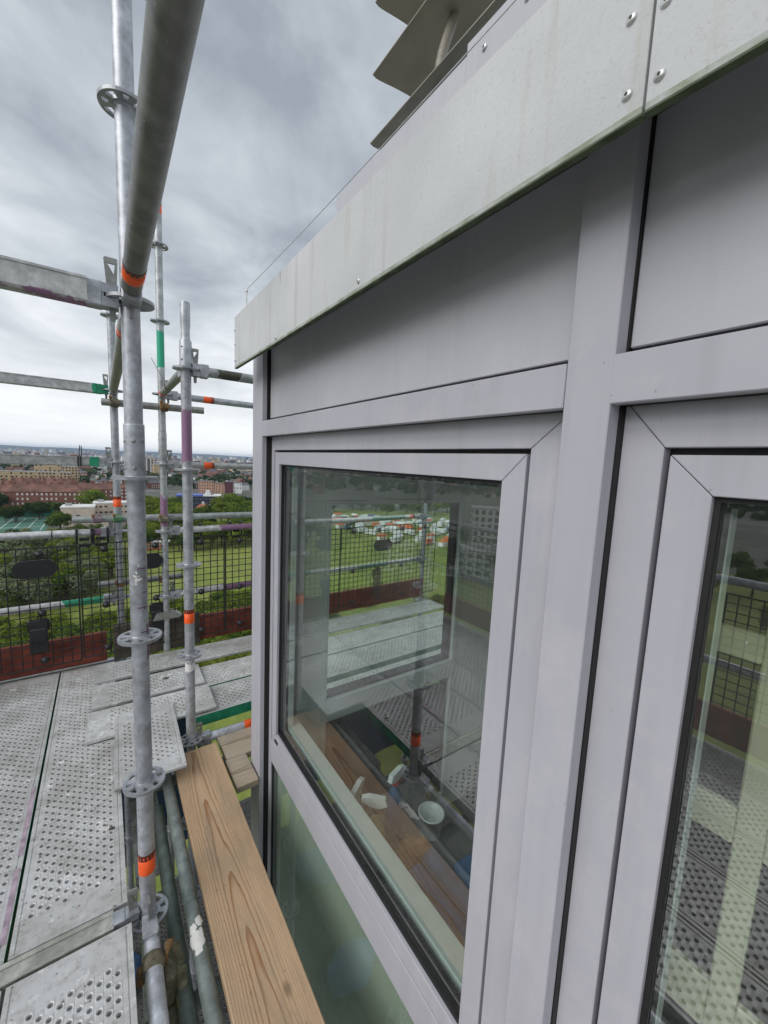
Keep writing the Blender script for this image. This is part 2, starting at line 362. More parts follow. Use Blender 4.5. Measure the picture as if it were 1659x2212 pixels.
def thing(name, label, cat, loc=(0, 0, 0), rot=(0, 0, 0), group=None):
    return tag(ob(name, None, None, loc, rot), label, cat, group)
def copy_tree(o, parent=None):
    c = o.copy(); COL.objects.link(c); c.parent = parent
    for ch in list(o.children): copy_tree(ch, c)
    return c

GZ = -45.0            # the ground, far below the scaffold
DZ = -1.53            # top of the scaffold deck
TR = 0.02415          # scaffold tube radius

# ------------------------------------------------------------------ ground, park, hills
def ground_mat():
    m, t, b = mat('town_ground'); g = N(t, 'ShaderNodeNewGeometry').outputs['Position']
    c = ramp(t, noise(t, g, 0.012, 6, 0.7), [(0.3, (0.035, 0.055, 0.022)), (0.5, (0.09, 0.095, 0.075)), (0.62, (0.17, 0.165, 0.155)), (0.8, (0.07, 0.085, 0.045))])
    t.links.new(c, b.inputs['Base Color']); b.inputs['Roughness'].default_value = 0.9; return m
def lawn_mat():
    m, t, b = mat('lawn_grass'); g = N(t, 'ShaderNodeNewGeometry').outputs['Position']
    c = ramp(t, noise(t, g, 0.05, 7, 0.7), [(0.3, (0.12, 0.17, 0.022)), (0.5, (0.20, 0.255, 0.036)), (0.72, (0.33, 0.31, 0.07))])
    c = mixc(t, 0.5, c, ramp(t, noise(t, mapping(t, g, (1, 0.35, 1)), 1.1, 5, 0.7), [(0.3, (0.085, 0.13, 0.02)), (0.7, (0.26, 0.30, 0.055))]))
    c = mixc(t, mth(t, 'MULTIPLY', ramp(t, noise(t, g, 0.09, 6, 0.75), [(0.54, (0, 0, 0)), (0.70, (1, 1, 1))]), 0.6), c, (0.30, 0.26, 0.11))
    c = mixc(t, mth(t, 'MULTIPLY', ramp(t, noise(t, mapping(t, g, (0.7, 0.25, 1)), 0.12, 5, 0.7), [(0.52, (0, 0, 0)), (0.62, (1, 1, 1))]), 0.55), c, (0.085, 0.125, 0.022))
    t.links.new(c, b.inputs['Base Color']); b.inputs['Roughness'].default_value = 0.9
    bump(t, b, noise(t, g, 2.5, 5, 0.7), 0.8, 0.3); return m
def sheet(name, pts, z, m, kind='structure'):
    b = MB(); b.add([(x, y, z) for x, y in pts], [tuple(range(len(pts)))], m); o = b.build(name); o['kind'] = kind; return o
M_ground = ground_mat(); M_lawn = lawn_mat()
sheet('ground', [(-14000, -14000), (14000, -14000), (14000, 14000), (-14000, 14000)], GZ, M_ground)
def polar(az, r): return (r*math.sin(R(az)), r*math.cos(R(az)))
sheet('park_lawn', [polar(a, 40) for a in range(-100, 101, 10)][::-1]+[polar(a, r) for a, r in ((-100, 260), (-60, 270), (-30, 250), (-10, 255), (0, 262), (8, 300), (16, 330), (26, 380), (45, 400), (75, 330), (100, 300))], GZ+0.05, M_lawn)
M_court = plain('court_green', (0.05, 0.15, 0.11), 0.8, var=0.1, scale=0.3)
M_courtl = plain('court_line', (0.6, 0.65, 0.62), 0.8)
M_hill = plain('hill_wood', (0.05, 0.07, 0.05), 0.9, var=0.4, scale=0.004)
def hills():
    b = MB(); rnd = random.Random(3); V = []; n = 130
    for i in range(n+1):
        az = -125+250*i/n
        h = 18+13*math.sin(i*0.21)+8*math.sin(i*0.53+1)+5*math.sin(i*1.7) - 26*max(0, (az-6)/40)**0.7*(1 if az > 6 else 0)
        for r, f in ((7800, 0.0), (9000, 0.55), (10200, 1.0), (11600, 0.7), (12800, 0)):
            x, y = polar(az, r); V.append((x, y, GZ-0.5+(h+47)*f*(1+0.1*rnd.random())))
    F = [(i*5+j, i*5+j+1, (i+1)*5+j+1, (i+1)*5+j) for i in range(n) for j in range(4)]
    b.add(V, F, M_hill, True); o = b.build('hills'); o['kind'] = 'structure'
hills()

# ------------------------------------------------------------------ trees and shrubs
def leaf_mat(name, cols):
    m, t, b = mat(name); g = N(t, 'ShaderNodeNewGeometry'); oi = N(t, 'ShaderNodeObjectInfo')
    c = ramp(t, noise(t, g.outputs['Position'], 0.45, 4, 0.6), [(0.3, cols[0]), (0.5, cols[1]), (0.7, cols[2])])
    c2 = mixc(t, mth(t, 'MULTIPLY', oi.outputs['Random'], 0.45), c, tuple(x*0.55 for x in cols[1]))
    t.nodes.remove(b); o_ = t.nodes['Material Output']; d = N(t, 'ShaderNodeBsdfDiffuse'); tl = N(t, 'ShaderNodeBsdfTranslucent'); mx = N(t, 'ShaderNodeMixShader')
    t.links.new(c2, d.inputs[0]); t.links.new(mixc(t, 1.0, c2, (1.15, 1.2, 0.7), 'MULTIPLY'), tl.inputs[0]); mx.inputs[0].default_value = 0.42
    t.links.new(d.outputs[0], mx.inputs[1]); t.links.new(tl.outputs[0], mx.inputs[2]); t.links.new(mx.outputs[0], o_.inputs[0])
    return m
M_leaf = [leaf_mat('leaf_mid', [(0.050, 0.085, 0.017), (0.106, 0.163, 0.031), (0.206, 0.260, 0.057)]),
          leaf_mat('leaf_light', [(0.088, 0.136, 0.021), (0.171, 0.230, 0.038), (0.283, 0.330, 0.071)]),
          leaf_mat('leaf_dark', [(0.026, 0.050, 0.017), (0.053, 0.085, 0.024), (0.094, 0.130, 0.038)]),
          leaf_mat('leaf_silver', [(0.112, 0.147, 0.083), (0.212, 0.254, 0.153), (0.425, 0.448, 0.342)])]
M_bark = plain('bark', (0.085, 0.065, 0.045), 0.9, var=0.4, scale=3)
def crown_mesh(seed, m, blobs=9, n=1500, leaf=0.055, flat=0.8):
    """unit crown (radius about 1, centre 0): leaf clumps through several uneven lobes"""
    rs = np.random.RandomState(seed)
    C = []
    for k in range(blobs):
        a = rs.uniform(0, 2*math.pi); rr = rs.uniform(0.1, 0.62); C.append((rr*math.cos(a), rr*math.sin(a), rs.uniform(-0.5, 0.6)*flat, rs.uniform(0.28, 0.5)))
    C.append((0, 0, 0, 0.62))
    V = []; F = []
    for i in range(n):
        c = C[rs.randint(len(C))]; d = rs.normal(size=3); d /= np.linalg.norm(d)
        r = c[3]*(0.72+0.34*rs.rand()**0.6); p = np.array([c[0], c[1], c[2]])+d*r*np.array([1, 1, 0.85])
        nrm = d+rs.normal(size=3)*0.55; nrm /= np.linalg.norm(nrm)
        u = np.cross(nrm, rs.normal(size=3)); u /= np.linalg.norm(u); w = np.cross(nrm, u); s = leaf*rs.uniform(0.6, 1.5)
        o = len(V)
        V += [tuple(p+u*s), tuple(p+w*s*0.8+nrm*s*0.25), tuple(p-u*s), tuple(p-w*s*0.8-nrm*s*0.2)]; F.append((o, o+1, o+2, o+3))
    me = bpy.data.meshes.new('crown'); me.from_pydata(V, [], F); me.materials.append(m); me.update(); return me
CROWNS = {k: [crown_mesh(10*k+j, M_leaf[k], n=2400) for j in range(3)] for k in range(4)}
SHRUBS = {k: [crown_mesh(100+10*k+j, M_leaf[k], blobs=12, n=1500, leaf=0.06, flat=0.5) for j in range(2)] for k in (1, 3, 0)}
tk = MB(); tk.tube((0, 0, -0.1), (0, 0, 0.62), 0.035, M_bark, 7, 0.02)
for a in range(5):
    x, y = math.cos(a*1.3)*0.32, math.sin(a*1.3)*0.32
    tk.tube((0, 0, 0.32+0.06*a), (x, y, 0.62+0.05*a), 0.016, M_bark, 5, 0.006)
TRUNK = tk.mesh('trunk'); tk.fix(TRUNK)
rt = random.Random(11)
NTREE = [0]
FAR_TREES = []
def tree(x, y, h, w, k, label, group, rnd=rt):
    o = thing('broadleaf_tree', label, 'tree', (x, y, GZ), (0, 0, rnd.uniform(0, 6.28)), group)
    t = ob('trunk', TRUNK, o); t.scale = (h, h, h)
    c = ob('crown', rnd.choice(CROWNS[k]), o, (0, 0, h*0.58)); c.scale = (w/2*1.05, w/2*1.05, h*0.47)
    NTREE[0] += 1; return o
KN = ['mid green broadleaf tree', 'bright yellow-green broadleaf tree', 'dark green broadleaf tree', 'silvery green broadleaf tree']
# trees the photograph shows one by one
tree(-20, 274, 13.5, 17, 0, 'round green tree between the green tennis court and the cream school', None)
tree(-7, 352, 21, 22, 1, 'large bright green tree in front of the red brick mansion blocks', None)
tree(-58, 372, 15, 13, 2, 'dark tree at the left end of the front brick mansion block', None)
tree(-35, 335, 12, 12, 2, 'dark rounded tree in front of the brick mansion block windows', None)
tree(-18, 345, 10, 12, 2, 'low dark tree between the large bright tree and the mansion block windows', None)
tree(96, 330, 15, 14, 2, 'dark tree standing right of the blue roofed stand', None)
g_b = 'tree belt behind the lawn'
def belt(az0, az1, r0, r1, n, hs, kinds, place, group, seed):
    rb = random.Random(seed)
    for i in range(n):
        az = az0+(az1-az0)*(i+rb.random())/n; r = rb.uniform(r0, r1); k = rb.choice(kinds); h = rb.uniform(*hs)
        if group == g_b and 8.0 < az < 12.6 and r > 250: h *= 0.55
        x, y = polar(az, r); tree(x, y, h, h*rb.uniform(0.85, 1.25), k, KN[k]+' '+place, group+', '+['mid','light','dark','silver'][k], rb)
belt(2.5, 18, 205, 245, 34, (10, 13), [0, 1, 0], 'at the back edge of the park lawn', g_b, 1)
belt(3, 18, 255, 335, 40, (15, 19), [0, 1, 1, 0], 'in the belt beyond the park lawn', g_b, 2)
belt(-12, 0.8, 142, 235, 84, (8, 12), [3, 3, 0, 1, 3], 'left of the park lawn below the handrail', 'trees left of the lawn', 3)
belt(-10, 3, 238, 268, 16, (5, 9), [2, 0], 'in the row in front of the tennis court and school', 'trees before the court', 4)
belt(22, 58, 345, 420, 34, (13, 18), [0, 2, 0, 1], 'beyond the fairground', 'trees beyond the fairground', 5)
belt(-95, -14, 150, 270, 46, (9, 17), [0, 1, 2], 'in the park to the left of the scaffold', 'trees left of the scaffold', 6)
belt(-9.5, -3, 322, 366, 12, (9, 12), [2, 0, 2], 'in front of the front mansion block', 'trees before the mansion blocks', 10)
belt(-8, 1, 395, 520, 12, (9, 13), [2, 0], 'among the brick mansion blocks', 'trees among the blocks', 7)
belt(2, 17, 560, 800, 44, (10, 15), [2, 2, 0], 'among the houses beyond the belt', 'trees among the houses', 8)
belt(-9, 2, 720, 1050, 24, (10, 16), [2, 0], 'behind the sand coloured flats', 'trees behind the flats', 9)
rs_ = random.Random(21)
for i in range(150):                                                  # the pale scrub right below the scaffold
    az = -13+33*(i+rs_.random())/150; r = rs_.uniform(82, 133 if -2 > az or az > 12 else 126); x, y = polar(az, r); w = rs_.uniform(5, 8); k = rs_.choice([1, 1, 0])
    o = thing('shrub', ('bright' if k else 'deep')+' green leafy shrub below the scaffold at the near edge of the lawn', 'shrub', (x, y, GZ), (0, 0, rs_.uniform(0, 6)), 'scrub below the scaffold, '+('bright' if k else 'deep'))
    c = ob('crown', rs_.choice(SHRUBS[k]), o, (0, 0, 1.6)); c.scale = (w*0.62, w*0.62, rs_.uniform(2.4, 3.9))
    t = ob('trunk', TRUNK, o); t.scale = (4, 4, 3)
for i in range(30):
    az = 20+32*(i+rs_.random())/30; r = rs_.uniform(80, 150); x, y = polar(az, r); w = rs_.uniform(5, 8)
    o = thing('shrub', 'mid green leafy shrub on the park slope seen through the window', 'shrub', (x, y, GZ), (0, 0, rs_.uniform(0, 6)), 'shrubs seen through the window')
    c = ob('crown', rs_.choice(SHRUBS[0]), o, (0, 0, 1.2)); c.scale = (w*0.6, w*0.6, rs_.uniform(1.8, 2.8))
    t = ob('trunk', TRUNK, o); t.scale = (4, 4, 3)
# far woods between the houses: nobody could count them
def far_wood():
    rs = np.random.RandomState(5); V = []; F = []
    for i in range(7500):
        az = rs.uniform(-115, 60); r = 620*math.exp(rs.rand()*2.4); x, y = polar(az, r); h = rs.uniform(6, 13); w = rs.uniform(6, 16)
        for j in range(9):
            d = rs.normal(size=3); d /= np.linalg.norm(d); p = np.array([x, y, GZ+h*0.55])+d*np.array([w/2, w/2, h*0.42])*0.75
            u = np.cross(d, rs.normal(size=3)); u /= np.linalg.norm(u); ww = np.cross(d, u); s = w*0.32; o = len(V)
            V += [tuple(p+u*s), tuple(p+ww*s*0.8), tuple(p-u*s), tuple(p-ww*s*0.8)]; F.append((o, o+1, o+2, o+3))
    me = bpy.data.meshes.new('far_woods'); me.from_pydata(V, [], F); me.materials.append(M_leaf[2]); me.update()
    tag(ob('far_woods', me), 'dark far-off trees between the houses of the town', 'woods', None, 'stuff')
far_wood()

# ------------------------------------------------------------------ the town
M_brick = plain('red_brick', (0.20, 0.085, 0.058), 0.85, var=0.25, scale=0.8)
M_tile = plain('roof_tile', (0.150, 0.072, 0.053), 0.85, var=0.55, scale=0.22)
M_slate = plain('slate', (0.115, 0.115, 0.125), 0.8, var=0.25, scale=0.5)
M_yell = plain('sand_brick', (0.47, 0.36, 0.21), 0.85, var=0.15, scale=0.4)
M_pink = plain('pink_render', (0.52, 0.31, 0.22), 0.85, var=0.15, scale=0.3)
M_burg = plain('burgundy_panel', (0.13, 0.03, 0.045), 0.6, var=0.15, scale=0.3)
M_whiteb = plain('white_render', (0.68, 0.68, 0.66), 0.8, var=0.1, scale=0.2)
M_creamb = plain('cream_render', (0.58, 0.49, 0.40), 0.85, var=0.15, scale=0.3)
M_greyb = plain('grey_concrete', (0.33, 0.34, 0.35), 0.8, var=0.2, scale=0.2)
M_navy = plain('navy_cladding', (0.025, 0.03, 0.055), 0.5, var=0.3, scale=0.5)
M_bluer = plain('blue_roof', (0.07, 0.12, 0.42), 0.5, var=0.15, scale=0.3)
M_win = plain('window_dark', (0.03, 0.035, 0.045), 0.15, var=0.3, scale=0.5)
M_winw = plain('window_white', (0.66, 0.66, 0.64), 0.5, var=0.15, scale=1)
def facade_windows(b, L, D, z0, z1, floors, pitch, ww, wh, m, frac=1.0, seed=0, proud=0.06):
    rw = random.Random(seed)
    for fl in range(floors):
        zc = z0+(z1-z0)*(fl+0.5)/floors; n = max(1, int(L/pitch))
        for i in range(n):
            if rw.random() > frac: continue
            xc = -L/2+(i+0.5)*L/n; b.box((xc-ww/2, -D/2-proud, zc-wh/2), (xc+ww/2, -D/2+0.1, zc+wh/2), m)
        n = max(1, int(D/pitch))
        for i in range(n):
            yc = -D/2+(i+0.5)*D/n
            for sx in (-1, 1): b.box((sx*L/2-0.1, yc-ww/2, zc-wh/2), (sx*L/2+proud*sx+0.02*sx, yc+ww/2, zc+wh/2), m)
def block(name, label, cat, x, y, L, D, H, wall, floors, roof=None, rh=0.0, wmat=None, pitch=3.0, ww=1.3, wh=1.6, rz=0.0, chim=0, group=None, frac=1.0, parapet=0.0, seed=1):
    o = thing(name, label, cat, (x, y, GZ), (0, 0, R(rz)), group)
    b = MB(); b.box((-L/2, -D/2, 0), (L/2, D/2, H), wall); b.build('wall', o)
    r = MB()
    if rh > 0:
        r.add([(-L/2-.4, -D/2-.4, H), (L/2+.4, -D/2-.4, H), (L/2+.4, D/2+.4, H), (-L/2-.4, D/2+.4, H), (-L/2+D*.35, 0, H+rh), (L/2-D*.35, 0, H+rh)],
              [(0, 1, 5, 4), (2, 3, 4, 5), (1, 2, 5), (3, 0, 4), (0, 3, 2, 1)], roof)
    else:
        r.box((-L/2-.2, -D/2-.2, H), (L/2+.2, D/2+.2, H+0.4+parapet), roof or M_greyb)
        rq = random.Random(seed)
        for q in range(max(1, int(L/14))):
            qx = rq.uniform(-L*.4, L*.4); r.box((qx-1.5, -1.2, H+0.4+parapet), (qx+1.5, 1.4, H+1.9+parapet), M_greyb)
    ro = r.build('roof', o)
    for c in range(chim):
        cb_ = MB(); cx = -L/2+(c+0.5)*L/chim; cb_.box((cx-.9, -.5, H+rh*0.4), (cx+.9, .5, H+rh+1.9), wall); cb_.build('chimney', ro)
    if floors:
        w = MB(); facade_windows(w, L, D, 0.5, H, floors, pitch, ww, wh, wmat or M_win, frac, seed); wo = w.build('windows', o); wo['kind'] = 'stuff'
    return o
gb = 'red brick mansion blocks'
block('mansion_block', 'front red brick mansion block with white windows behind the dark trees', 'building', -36, 382, 46, 13, 14, M_brick, 4, M_tile, 5.2, M_winw, 2.6, 1.0, 1.5, -8, 5, gb, .8)
block('mansion_block', 'front red brick mansion block beside the large bright tree', 'building', -8, 402, 32, 13, 14, M_brick, 4, M_tile, 5, M_winw, 3.2, 1.0, 1.5, 12, 3, gb, .8)
block('mansion_block', 'red brick mansion block end showing right of the large bright tree', 'building', 10, 430, 20, 13, 13, M_brick, 4, M_tile, 4, M_winw, 2.6, 1.2, 1.6, 0, 2, gb)
rm = random.Random(31)
for i in range(13):
    rowy = (425, 470, 520)[i % 3]; xx = -125+(i//3)*30+rm.uniform(-4, 4)
    block('mansion_block', 'red brick mansion block with chimneys in the rows behind the front block', 'building', xx, rowy+rm.uniform(-6, 6), 27, 13, 11+rm.uniform(-1, 1), M_brick, 4, M_tile, 5.4, M_winw, 2.8, 1.2, 1.6, rm.uniform(-6, 8), 4, 'rear brick mansion blocks', seed=i)
gy = 'sand brick flats'
block('apartment_block', 'tallest sand coloured brick flats with dark balconies', 'building', -56, 655, 26, 16, 26, M_yell, 8, None, 0, M_win, 4.2, 1.6, 1.9, -4, 0, gy, 0.55)
block('apartment_block', 'sand coloured flats stepping down right of the tallest flats', 'building', -34, 648, 16, 18, 24, M_yell, 7, None, 0, M_win, 3, 1.6, 1.9, -4, 0, gy, 0.9)
block('apartment_block', 'low long sand coloured flats at the left end of the row', 'building', -98, 650, 58, 15, 16.5, M_yell, 4, None, 0, M_win, 4.4, 1.7, 2.0, -4, 0, gy, 0.7)
block('apartment_block', 'lower sand coloured flats in front of the tallest flats', 'building', -50, 628, 34, 12, 17, M_yell, 5, None, 0, M_win, 3.4, 1.6, 1.9, -4, 0, gy, 0.9)
block('white_works', 'long white factory building with rows of dark square windows', 'building', -12, 1090, 62, 26, 17, M_whiteb, 4, M_greyb, 0, M_win, 3.6, 1.7, 1.8, 3, 0, None, 0.8)
block('white_works', 'wide low grey-roofed white warehouse left of the white factory', 'building', -70, 1180, 80, 40, 19, M_whiteb, 2, M_greyb, 0, M_win, 5, 2.5, 1.5, 3, 0, None, 0.7)
block('tower_block', 'brown tower block with white stripes behind the main standard', 'building', 76, 960, 15, 15, 34, plain('brown_tower', (0.13, 0.10, 0.085), 0.8, var=0.2, scale=0.2), 11, None, 0, M_winw, 5.2, 2.2, 3.2, 4, 0, None)
block('tower_block', 'sand coloured tower block in front of the brown tower', 'building', 84, 880, 13, 13, 24, M_yell, 8, None, 0, M_win, 5, 1.3, 1.4, 4, 0, None, 0.6)
block('school_building', 'cream flat-roofed school block beside the round tree', 'building', -13, 303, 16, 14, 11, M_creamb, 1, M_whiteb, 0, M_win, 9, 2.0, 2.0, -2, 0, None, 0.6, 0.3)
block('school_building', 'pale school block with strip windows behind the handrail clamps', 'building', 3.5, 318, 19, 12, 11.5, M_creamb, 3, M_whiteb, 0, M_win, 2.6, 1.7, 1.0, -2, 0, None, 0.9, 0.3)
block('school_annexe', 'low cream school annexe in front of the school blocks', 'building', -3, 282, 14, 8, 5, M_creamb, 1, M_whiteb, 0, M_win, 5, 1.6, 1.4, -2, 0, None, 0.8)
gp = 'terrace of coloured flats'
block('terraced_flats', 'pink rendered flats at the left of the coloured terrace', 'building', 103, 528, 17, 12, 14.5, M_pink, 4, M_slate, 0, M_win, 2.8, 1.2, 1.5, -11, 0, gp)
block('terraced_flats', 'lower pink flats in the middle of the coloured terrace', 'building', 117.5, 524, 11, 12, 12.5, M_pink, 4, M_slate, 0, M_win, 2.8, 1.2, 1.5, -11, 0, gp)
block('terraced_flats', 'burgundy clad flats between pink and white flats', 'building', 128, 520, 8.5, 12, 14, M_burg, 4, M_slate, 0, M_win, 2.8, 1.2, 1.5, -12, 0, gp)
block('terraced_flats', 'white rendered flats right of the burgundy flats', 'building', 138, 519, 10, 12, 13, M_whiteb, 3, M_slate, 0, M_win, 2.8, 1.3, 1.4, -12, 0, gp, 0.6)
o = block('sports_stand', 'dark navy stand with a blue and white roof among the trees', 'building', 66, 366, 34, 16, 11, M_navy, 3, M_greyb, 0, M_greyb, 3.2, 2.4, 0.25, -12, 0, None, 0.8)
b = MB(); b.box((-17.3, -8.6, 11.5), (3, 8.6, 12.4), M_bluer); b.box((3.1, -8.6, 11.5), (17.3, 8.6, 12.1), M_whiteb); b.build('roof_deck', o)
b = MB(); b.prism([(4, -4, 12.2), (9, -4, 12.2), (8, -4, 16), (5, -4, 16)], (0, 4, 0), M_whiteb); b.build('roof_lantern', o)
b = MB(); b.prism([(2, -8.9, 1), (3.2, -8.9, 1), (13, -8.9, 7.5), (11.8, -8.9, 7.5)], (0, .5, 0), M_greyb); b.build('stair', o)
block('cottage', 'small white house with an orange tiled roof below the navy stand', 'building', 63, 335, 9, 7, 5, M_whiteb, 1, plain('orange_tile', (0.36, 0.11, 0.06), 0.8, var=0.2, scale=0.5), 2.5, M_win, 3, 1.2, 1.2, -10, 1)
block('white_block', 'tall white flats with a grid of balconies, seen mirrored in the window', 'building', *polar(-51, 210), 26, 14, 25, M_whiteb, 7, M_greyb, 0, M_win, 3.2, 1.8, 2.2, 42, 0)
block('white_block', 'long low white building, seen mirrored in the window', 'building', *polar(-45, 170), 60, 14, 11, M_whiteb, 3, M_greyb, 0, M_win, 3.4, 1.9, 1.8, 44, 0)
# tennis court with its fence
sheet('tennis_court', [(-56, 285), (-27, 280), (-29, 340), (-58, 345)], GZ+0.10, M_court)
cl = MB()
for k in range(5):
    x = -54+k*6; cl.box((x, 288, GZ+.11), (x+.35, 338, GZ+.13), M_courtl)
for yy in (300, 326): cl.box((-56, yy, GZ+.11), (-29, yy+.5, GZ+.135), M_courtl)
tag(cl.build('court_markings'), None, None, None, 'structure')
fe = thing('court_fence', 'green screened fence along the back of the tennis court', 'fence', (-43, 345, GZ))
b = MB(); b.box((-15, -.1, 0.3), (15, .1, 4.2), plain('court_screen', (0.02, 0.13, 0.085), 0.8)); b.build('screen', fe)
for k in range(6):
    b = MB(); b.tube((-15+k*6, -.25, 0), (-15+k*6, -.25, 4.6), .12, M_paint_green, 8); b.build('post', fe)
# orange site hut by the lawn
b = thing('site_hut', 'orange and white lettered site hut at the back of the lawn', 'hut', (17, 214, GZ), (0, 0, R(-6)))
q = MB(); q.box((-5, -1.5, 0), (5, 1.5, 3.4), plain('hut_orange', (0.50, 0.10, 0.03), 0.7)); q.build('body', b)
q = MB(); q.box((-5.4, -1.8, 3.41), (8, 1.8, 3.9), M_whiteb); q.build('roof', b)
q = MB()
for k in range(3): q.box((-4, -1.6, 0.9+k*.8), (4.2, -1.51, 1.15+k*.8), M_whiteb)
q.build('stripe', b)
# fairground and parked lorries, seen through the end window
M_fo = plain('fair_orange', (0.62, 0.14, 0.03), 0.6, var=0.2, scale=0.5); M_fw = plain('fair_white', (0.72, 0.73, 0.74), 0.6, var=0.1, scale=0.5)
M_fb = plain('fair_blue', (0.10, 0.16, 0.32), 0.6, var=0.2, scale=0.5); M_tyre = plain('tyre', (0.02, 0.02, 0.02), 0.8)
def lorry(m):
    o = thing('parked_lorry', 'x', 'lorry')
    b = MB(); b.box((-3.5, -1.2, .9), (2.2, 1.2, 3.6), m, .06); b.build('box_body', o)
    b = MB(); b.prism([(2.3, -1.15, .7), (4.4, -1.15, .7), (4.4, -1.15, 1.7), (4.0, -1.15, 2.9), (2.3, -1.15, 2.9)], (0, 2.3, 0), M_fw); c = b.build('cab', o)
    b = MB(); b.prism([(4.42, -1.0, 1.75), (4.44, -1.0, 1.75), (4.06, -1.0, 2.75), (4.03, -1.0, 2.75)], (0, 2.0, 0), M_win); b.build('windscreen', c)
    w = MB(); w.tube((0, -.15, 0), (0, .15, 0), .5, M_tyre, 12); wm = w.mesh('wheel'); w.fix(wm)
    for x in (-2.4, 3.2):
        for y in (-1.05, 1.05): ob('wheel', wm, o, (x, y, .5))
    return o
def stall(m):
    o = thing('fair_stall', 'x', 'stall')
    b = MB(); b.box((-3, -1.5, 0), (3, 1.5, 2.6), M_fw); b.build('body', o)
    b = MB(); b.prism([(-3.4, -2.2, 2.61), (-3.4, 1.7, 2.61), (-3.4, 0, 4.0)], (6.8, 0, 0), m); b.build('canopy', o)
    b = MB(); b.box((-2.8, -1.7, 1.0), (2.8, -1.51, 1.25), m); b.build('counter', o)
    return o
protos = [(lorry(M_fw), 'white box lorry parked at the fairground', 'white lorries at the fairground'), (lorry(M_fo), 'orange box lorry parked at the fairground', 'orange lorries at the fairground'),
          (stall(M_fo), 'white fairground stall with an orange canopy', 'orange stalls at the fairground'), (stall(M_fw), 'white fairground stall with a white canopy', 'white stalls at the fairground'), (lorry(M_fb), 'blue box lorry parked at the fairground', 'blue lorries at the fairground')]
rf = random.Random(77); used = set(); fspots = []
for i in range(420):
    az = rf.uniform(26, 47); lo = 225+max(0, 36-az)*6; r = rf.uniform(lo, 325); x, y = polar(az, r)
    if all((x-a)**2+(y-b_)**2 > 58 for a, b_ in fspots): fspots.append((x, y))
for i, (x, y) in enumerate(fspots[:125]):
    k = i if i < 5 else rf.choice([0, 0, 1, 2, 2, 3, 3, 4]); p, lab, gr = protos[k]
    o = copy_tree(p) if k in used else p; used.add(k)
    o.location = (x, y, GZ+.06); o.rotation_euler = (0, 0, rf.choice([0.3, 1.87, 0.4, 3.4])+rf.uniform(-.2, .2)); o['label'] = lab; o['group'] = gr
# further houses: one by one near, joined beyond
hv = []
def house_mesh(wall, roof, L, D, H, rh):
    b = MB(); b.box((-L/2, -D/2, 0), (L/2, D/2, H), wall)
    b.add([(-L/2-.3, -D/2-.3, H), (L/2+.3, -D/2-.3, H), (L/2+.3, D/2+.3, H), (-L/2-.3, D/2+.3, H), (-L/2, 0, H+rh), (L/2, 0, H+rh)], [(0, 1, 5, 4), (2, 3, 4, 5), (1, 2, 5), (3, 0, 4)], roof)
    b.box((-L/2+1, -.4, H+rh*.5), (-L/2+2.2, .4, H+rh+1.2), M_brick)
    n = int(L/2.6)
    for i in range(n):
        for z in (1.6, 4.2):
            if z+1 < H: b.box((-L/2+(i+.3)*L/n, -D/2-.05, z-.6), (-L/2+(i+.7)*L/n, -D/2+.1, z+.7), M_winw)
    m = b.mesh('terraced_house'); b.fix(m); return m
HM = [(house_mesh(M_brick, M_slate, 14, 9, 7, 3.4), 'brick terraced house with a slate roof'), (house_mesh(M_creamb, M_tile, 12, 9, 7, 3.4), 'cream house with a tiled roof'),
      (house_mesh(M_whiteb, M_slate, 13, 9, 7.5, 3), 'white house with a slate roof'), (house_mesh(M_brick, M_tile, 22, 10, 9, 4), 'long brick terrace with a tiled roof')]
rh_ = random.Random(5); nh = 0
while nh < 230:
    az = rh_.uniform(-70, 48) if nh > 120 else rh_.uniform(-10, 18); r = rh_.uniform(560, 1400)
    x, y = polar(az, r)
    if (-140 < x < -10 and 380 < y < 700) or (85 < x < 160 and y < 560) or (60 < x < 110 and 850 < y < 990): continue
    k = rh_.choice([0, 0, 1, 2, 3]); me, lab = HM[k]
    o = ob('terraced_house', me, None, (x, y, GZ), (0, 0, R(rh_.choice([0, 90, 20, -30])+rh_.uniform(-8, 8))))
    tag(o, lab+' in the town beyond the park', 'house', 'distant houses, '+lab); nh += 1
def far_town():
    rs = np.random.RandomState(9); b = MB(); pal = [M_whiteb, M_greyb, M_creamb, M_brick, M_yell, M_slate, M_greyb, M_whiteb]
    for i in range(4200):
        az = rs.uniform(-75, 50) if i % 3 else rs.uniform(-11, 19); r = 1250*math.exp(rs.rand()*1.75); x, y = polar(az, r)
        L, D = rs.uniform(10, 40), rs.uniform(9, 20); H = rs.uniform(6, 14)
        if rs.rand() < 0.08: H = rs.uniform(16, 30)
        if r > 4200 and rs.rand() < 0.10: H = rs.uniform(25, 44); L = rs.uniform(14, 30)
        c, s = math.cos(0.3), math.sin(0.3); m = pal[rs.randint(len(pal))]; mr = pal[rs.randint(len(pal))]
        P = [(x+c*a-s*d, y+s*a+c*d) for a, d in ((-L/2, -D/2), (L/2, -D/2), (L/2, D/2), (-L/2, D/2))]
        V = [(*p, GZ) for p in P]+[(*p, GZ+H) for p in P]
        b.add(V, [(0, 1, 5, 4), (1, 2, 6, 5), (2, 3, 7, 6), (3, 0, 4, 7)], m); b.add(V[4:], [(0, 1, 2, 3)], mr)
    me = b.mesh('far_town'); tag(ob('far_town', me), 'far-off town roofs and blocks fading into haze towards the hills', 'town', None, 'stuff')
far_town()
rtw = random.Random(8)
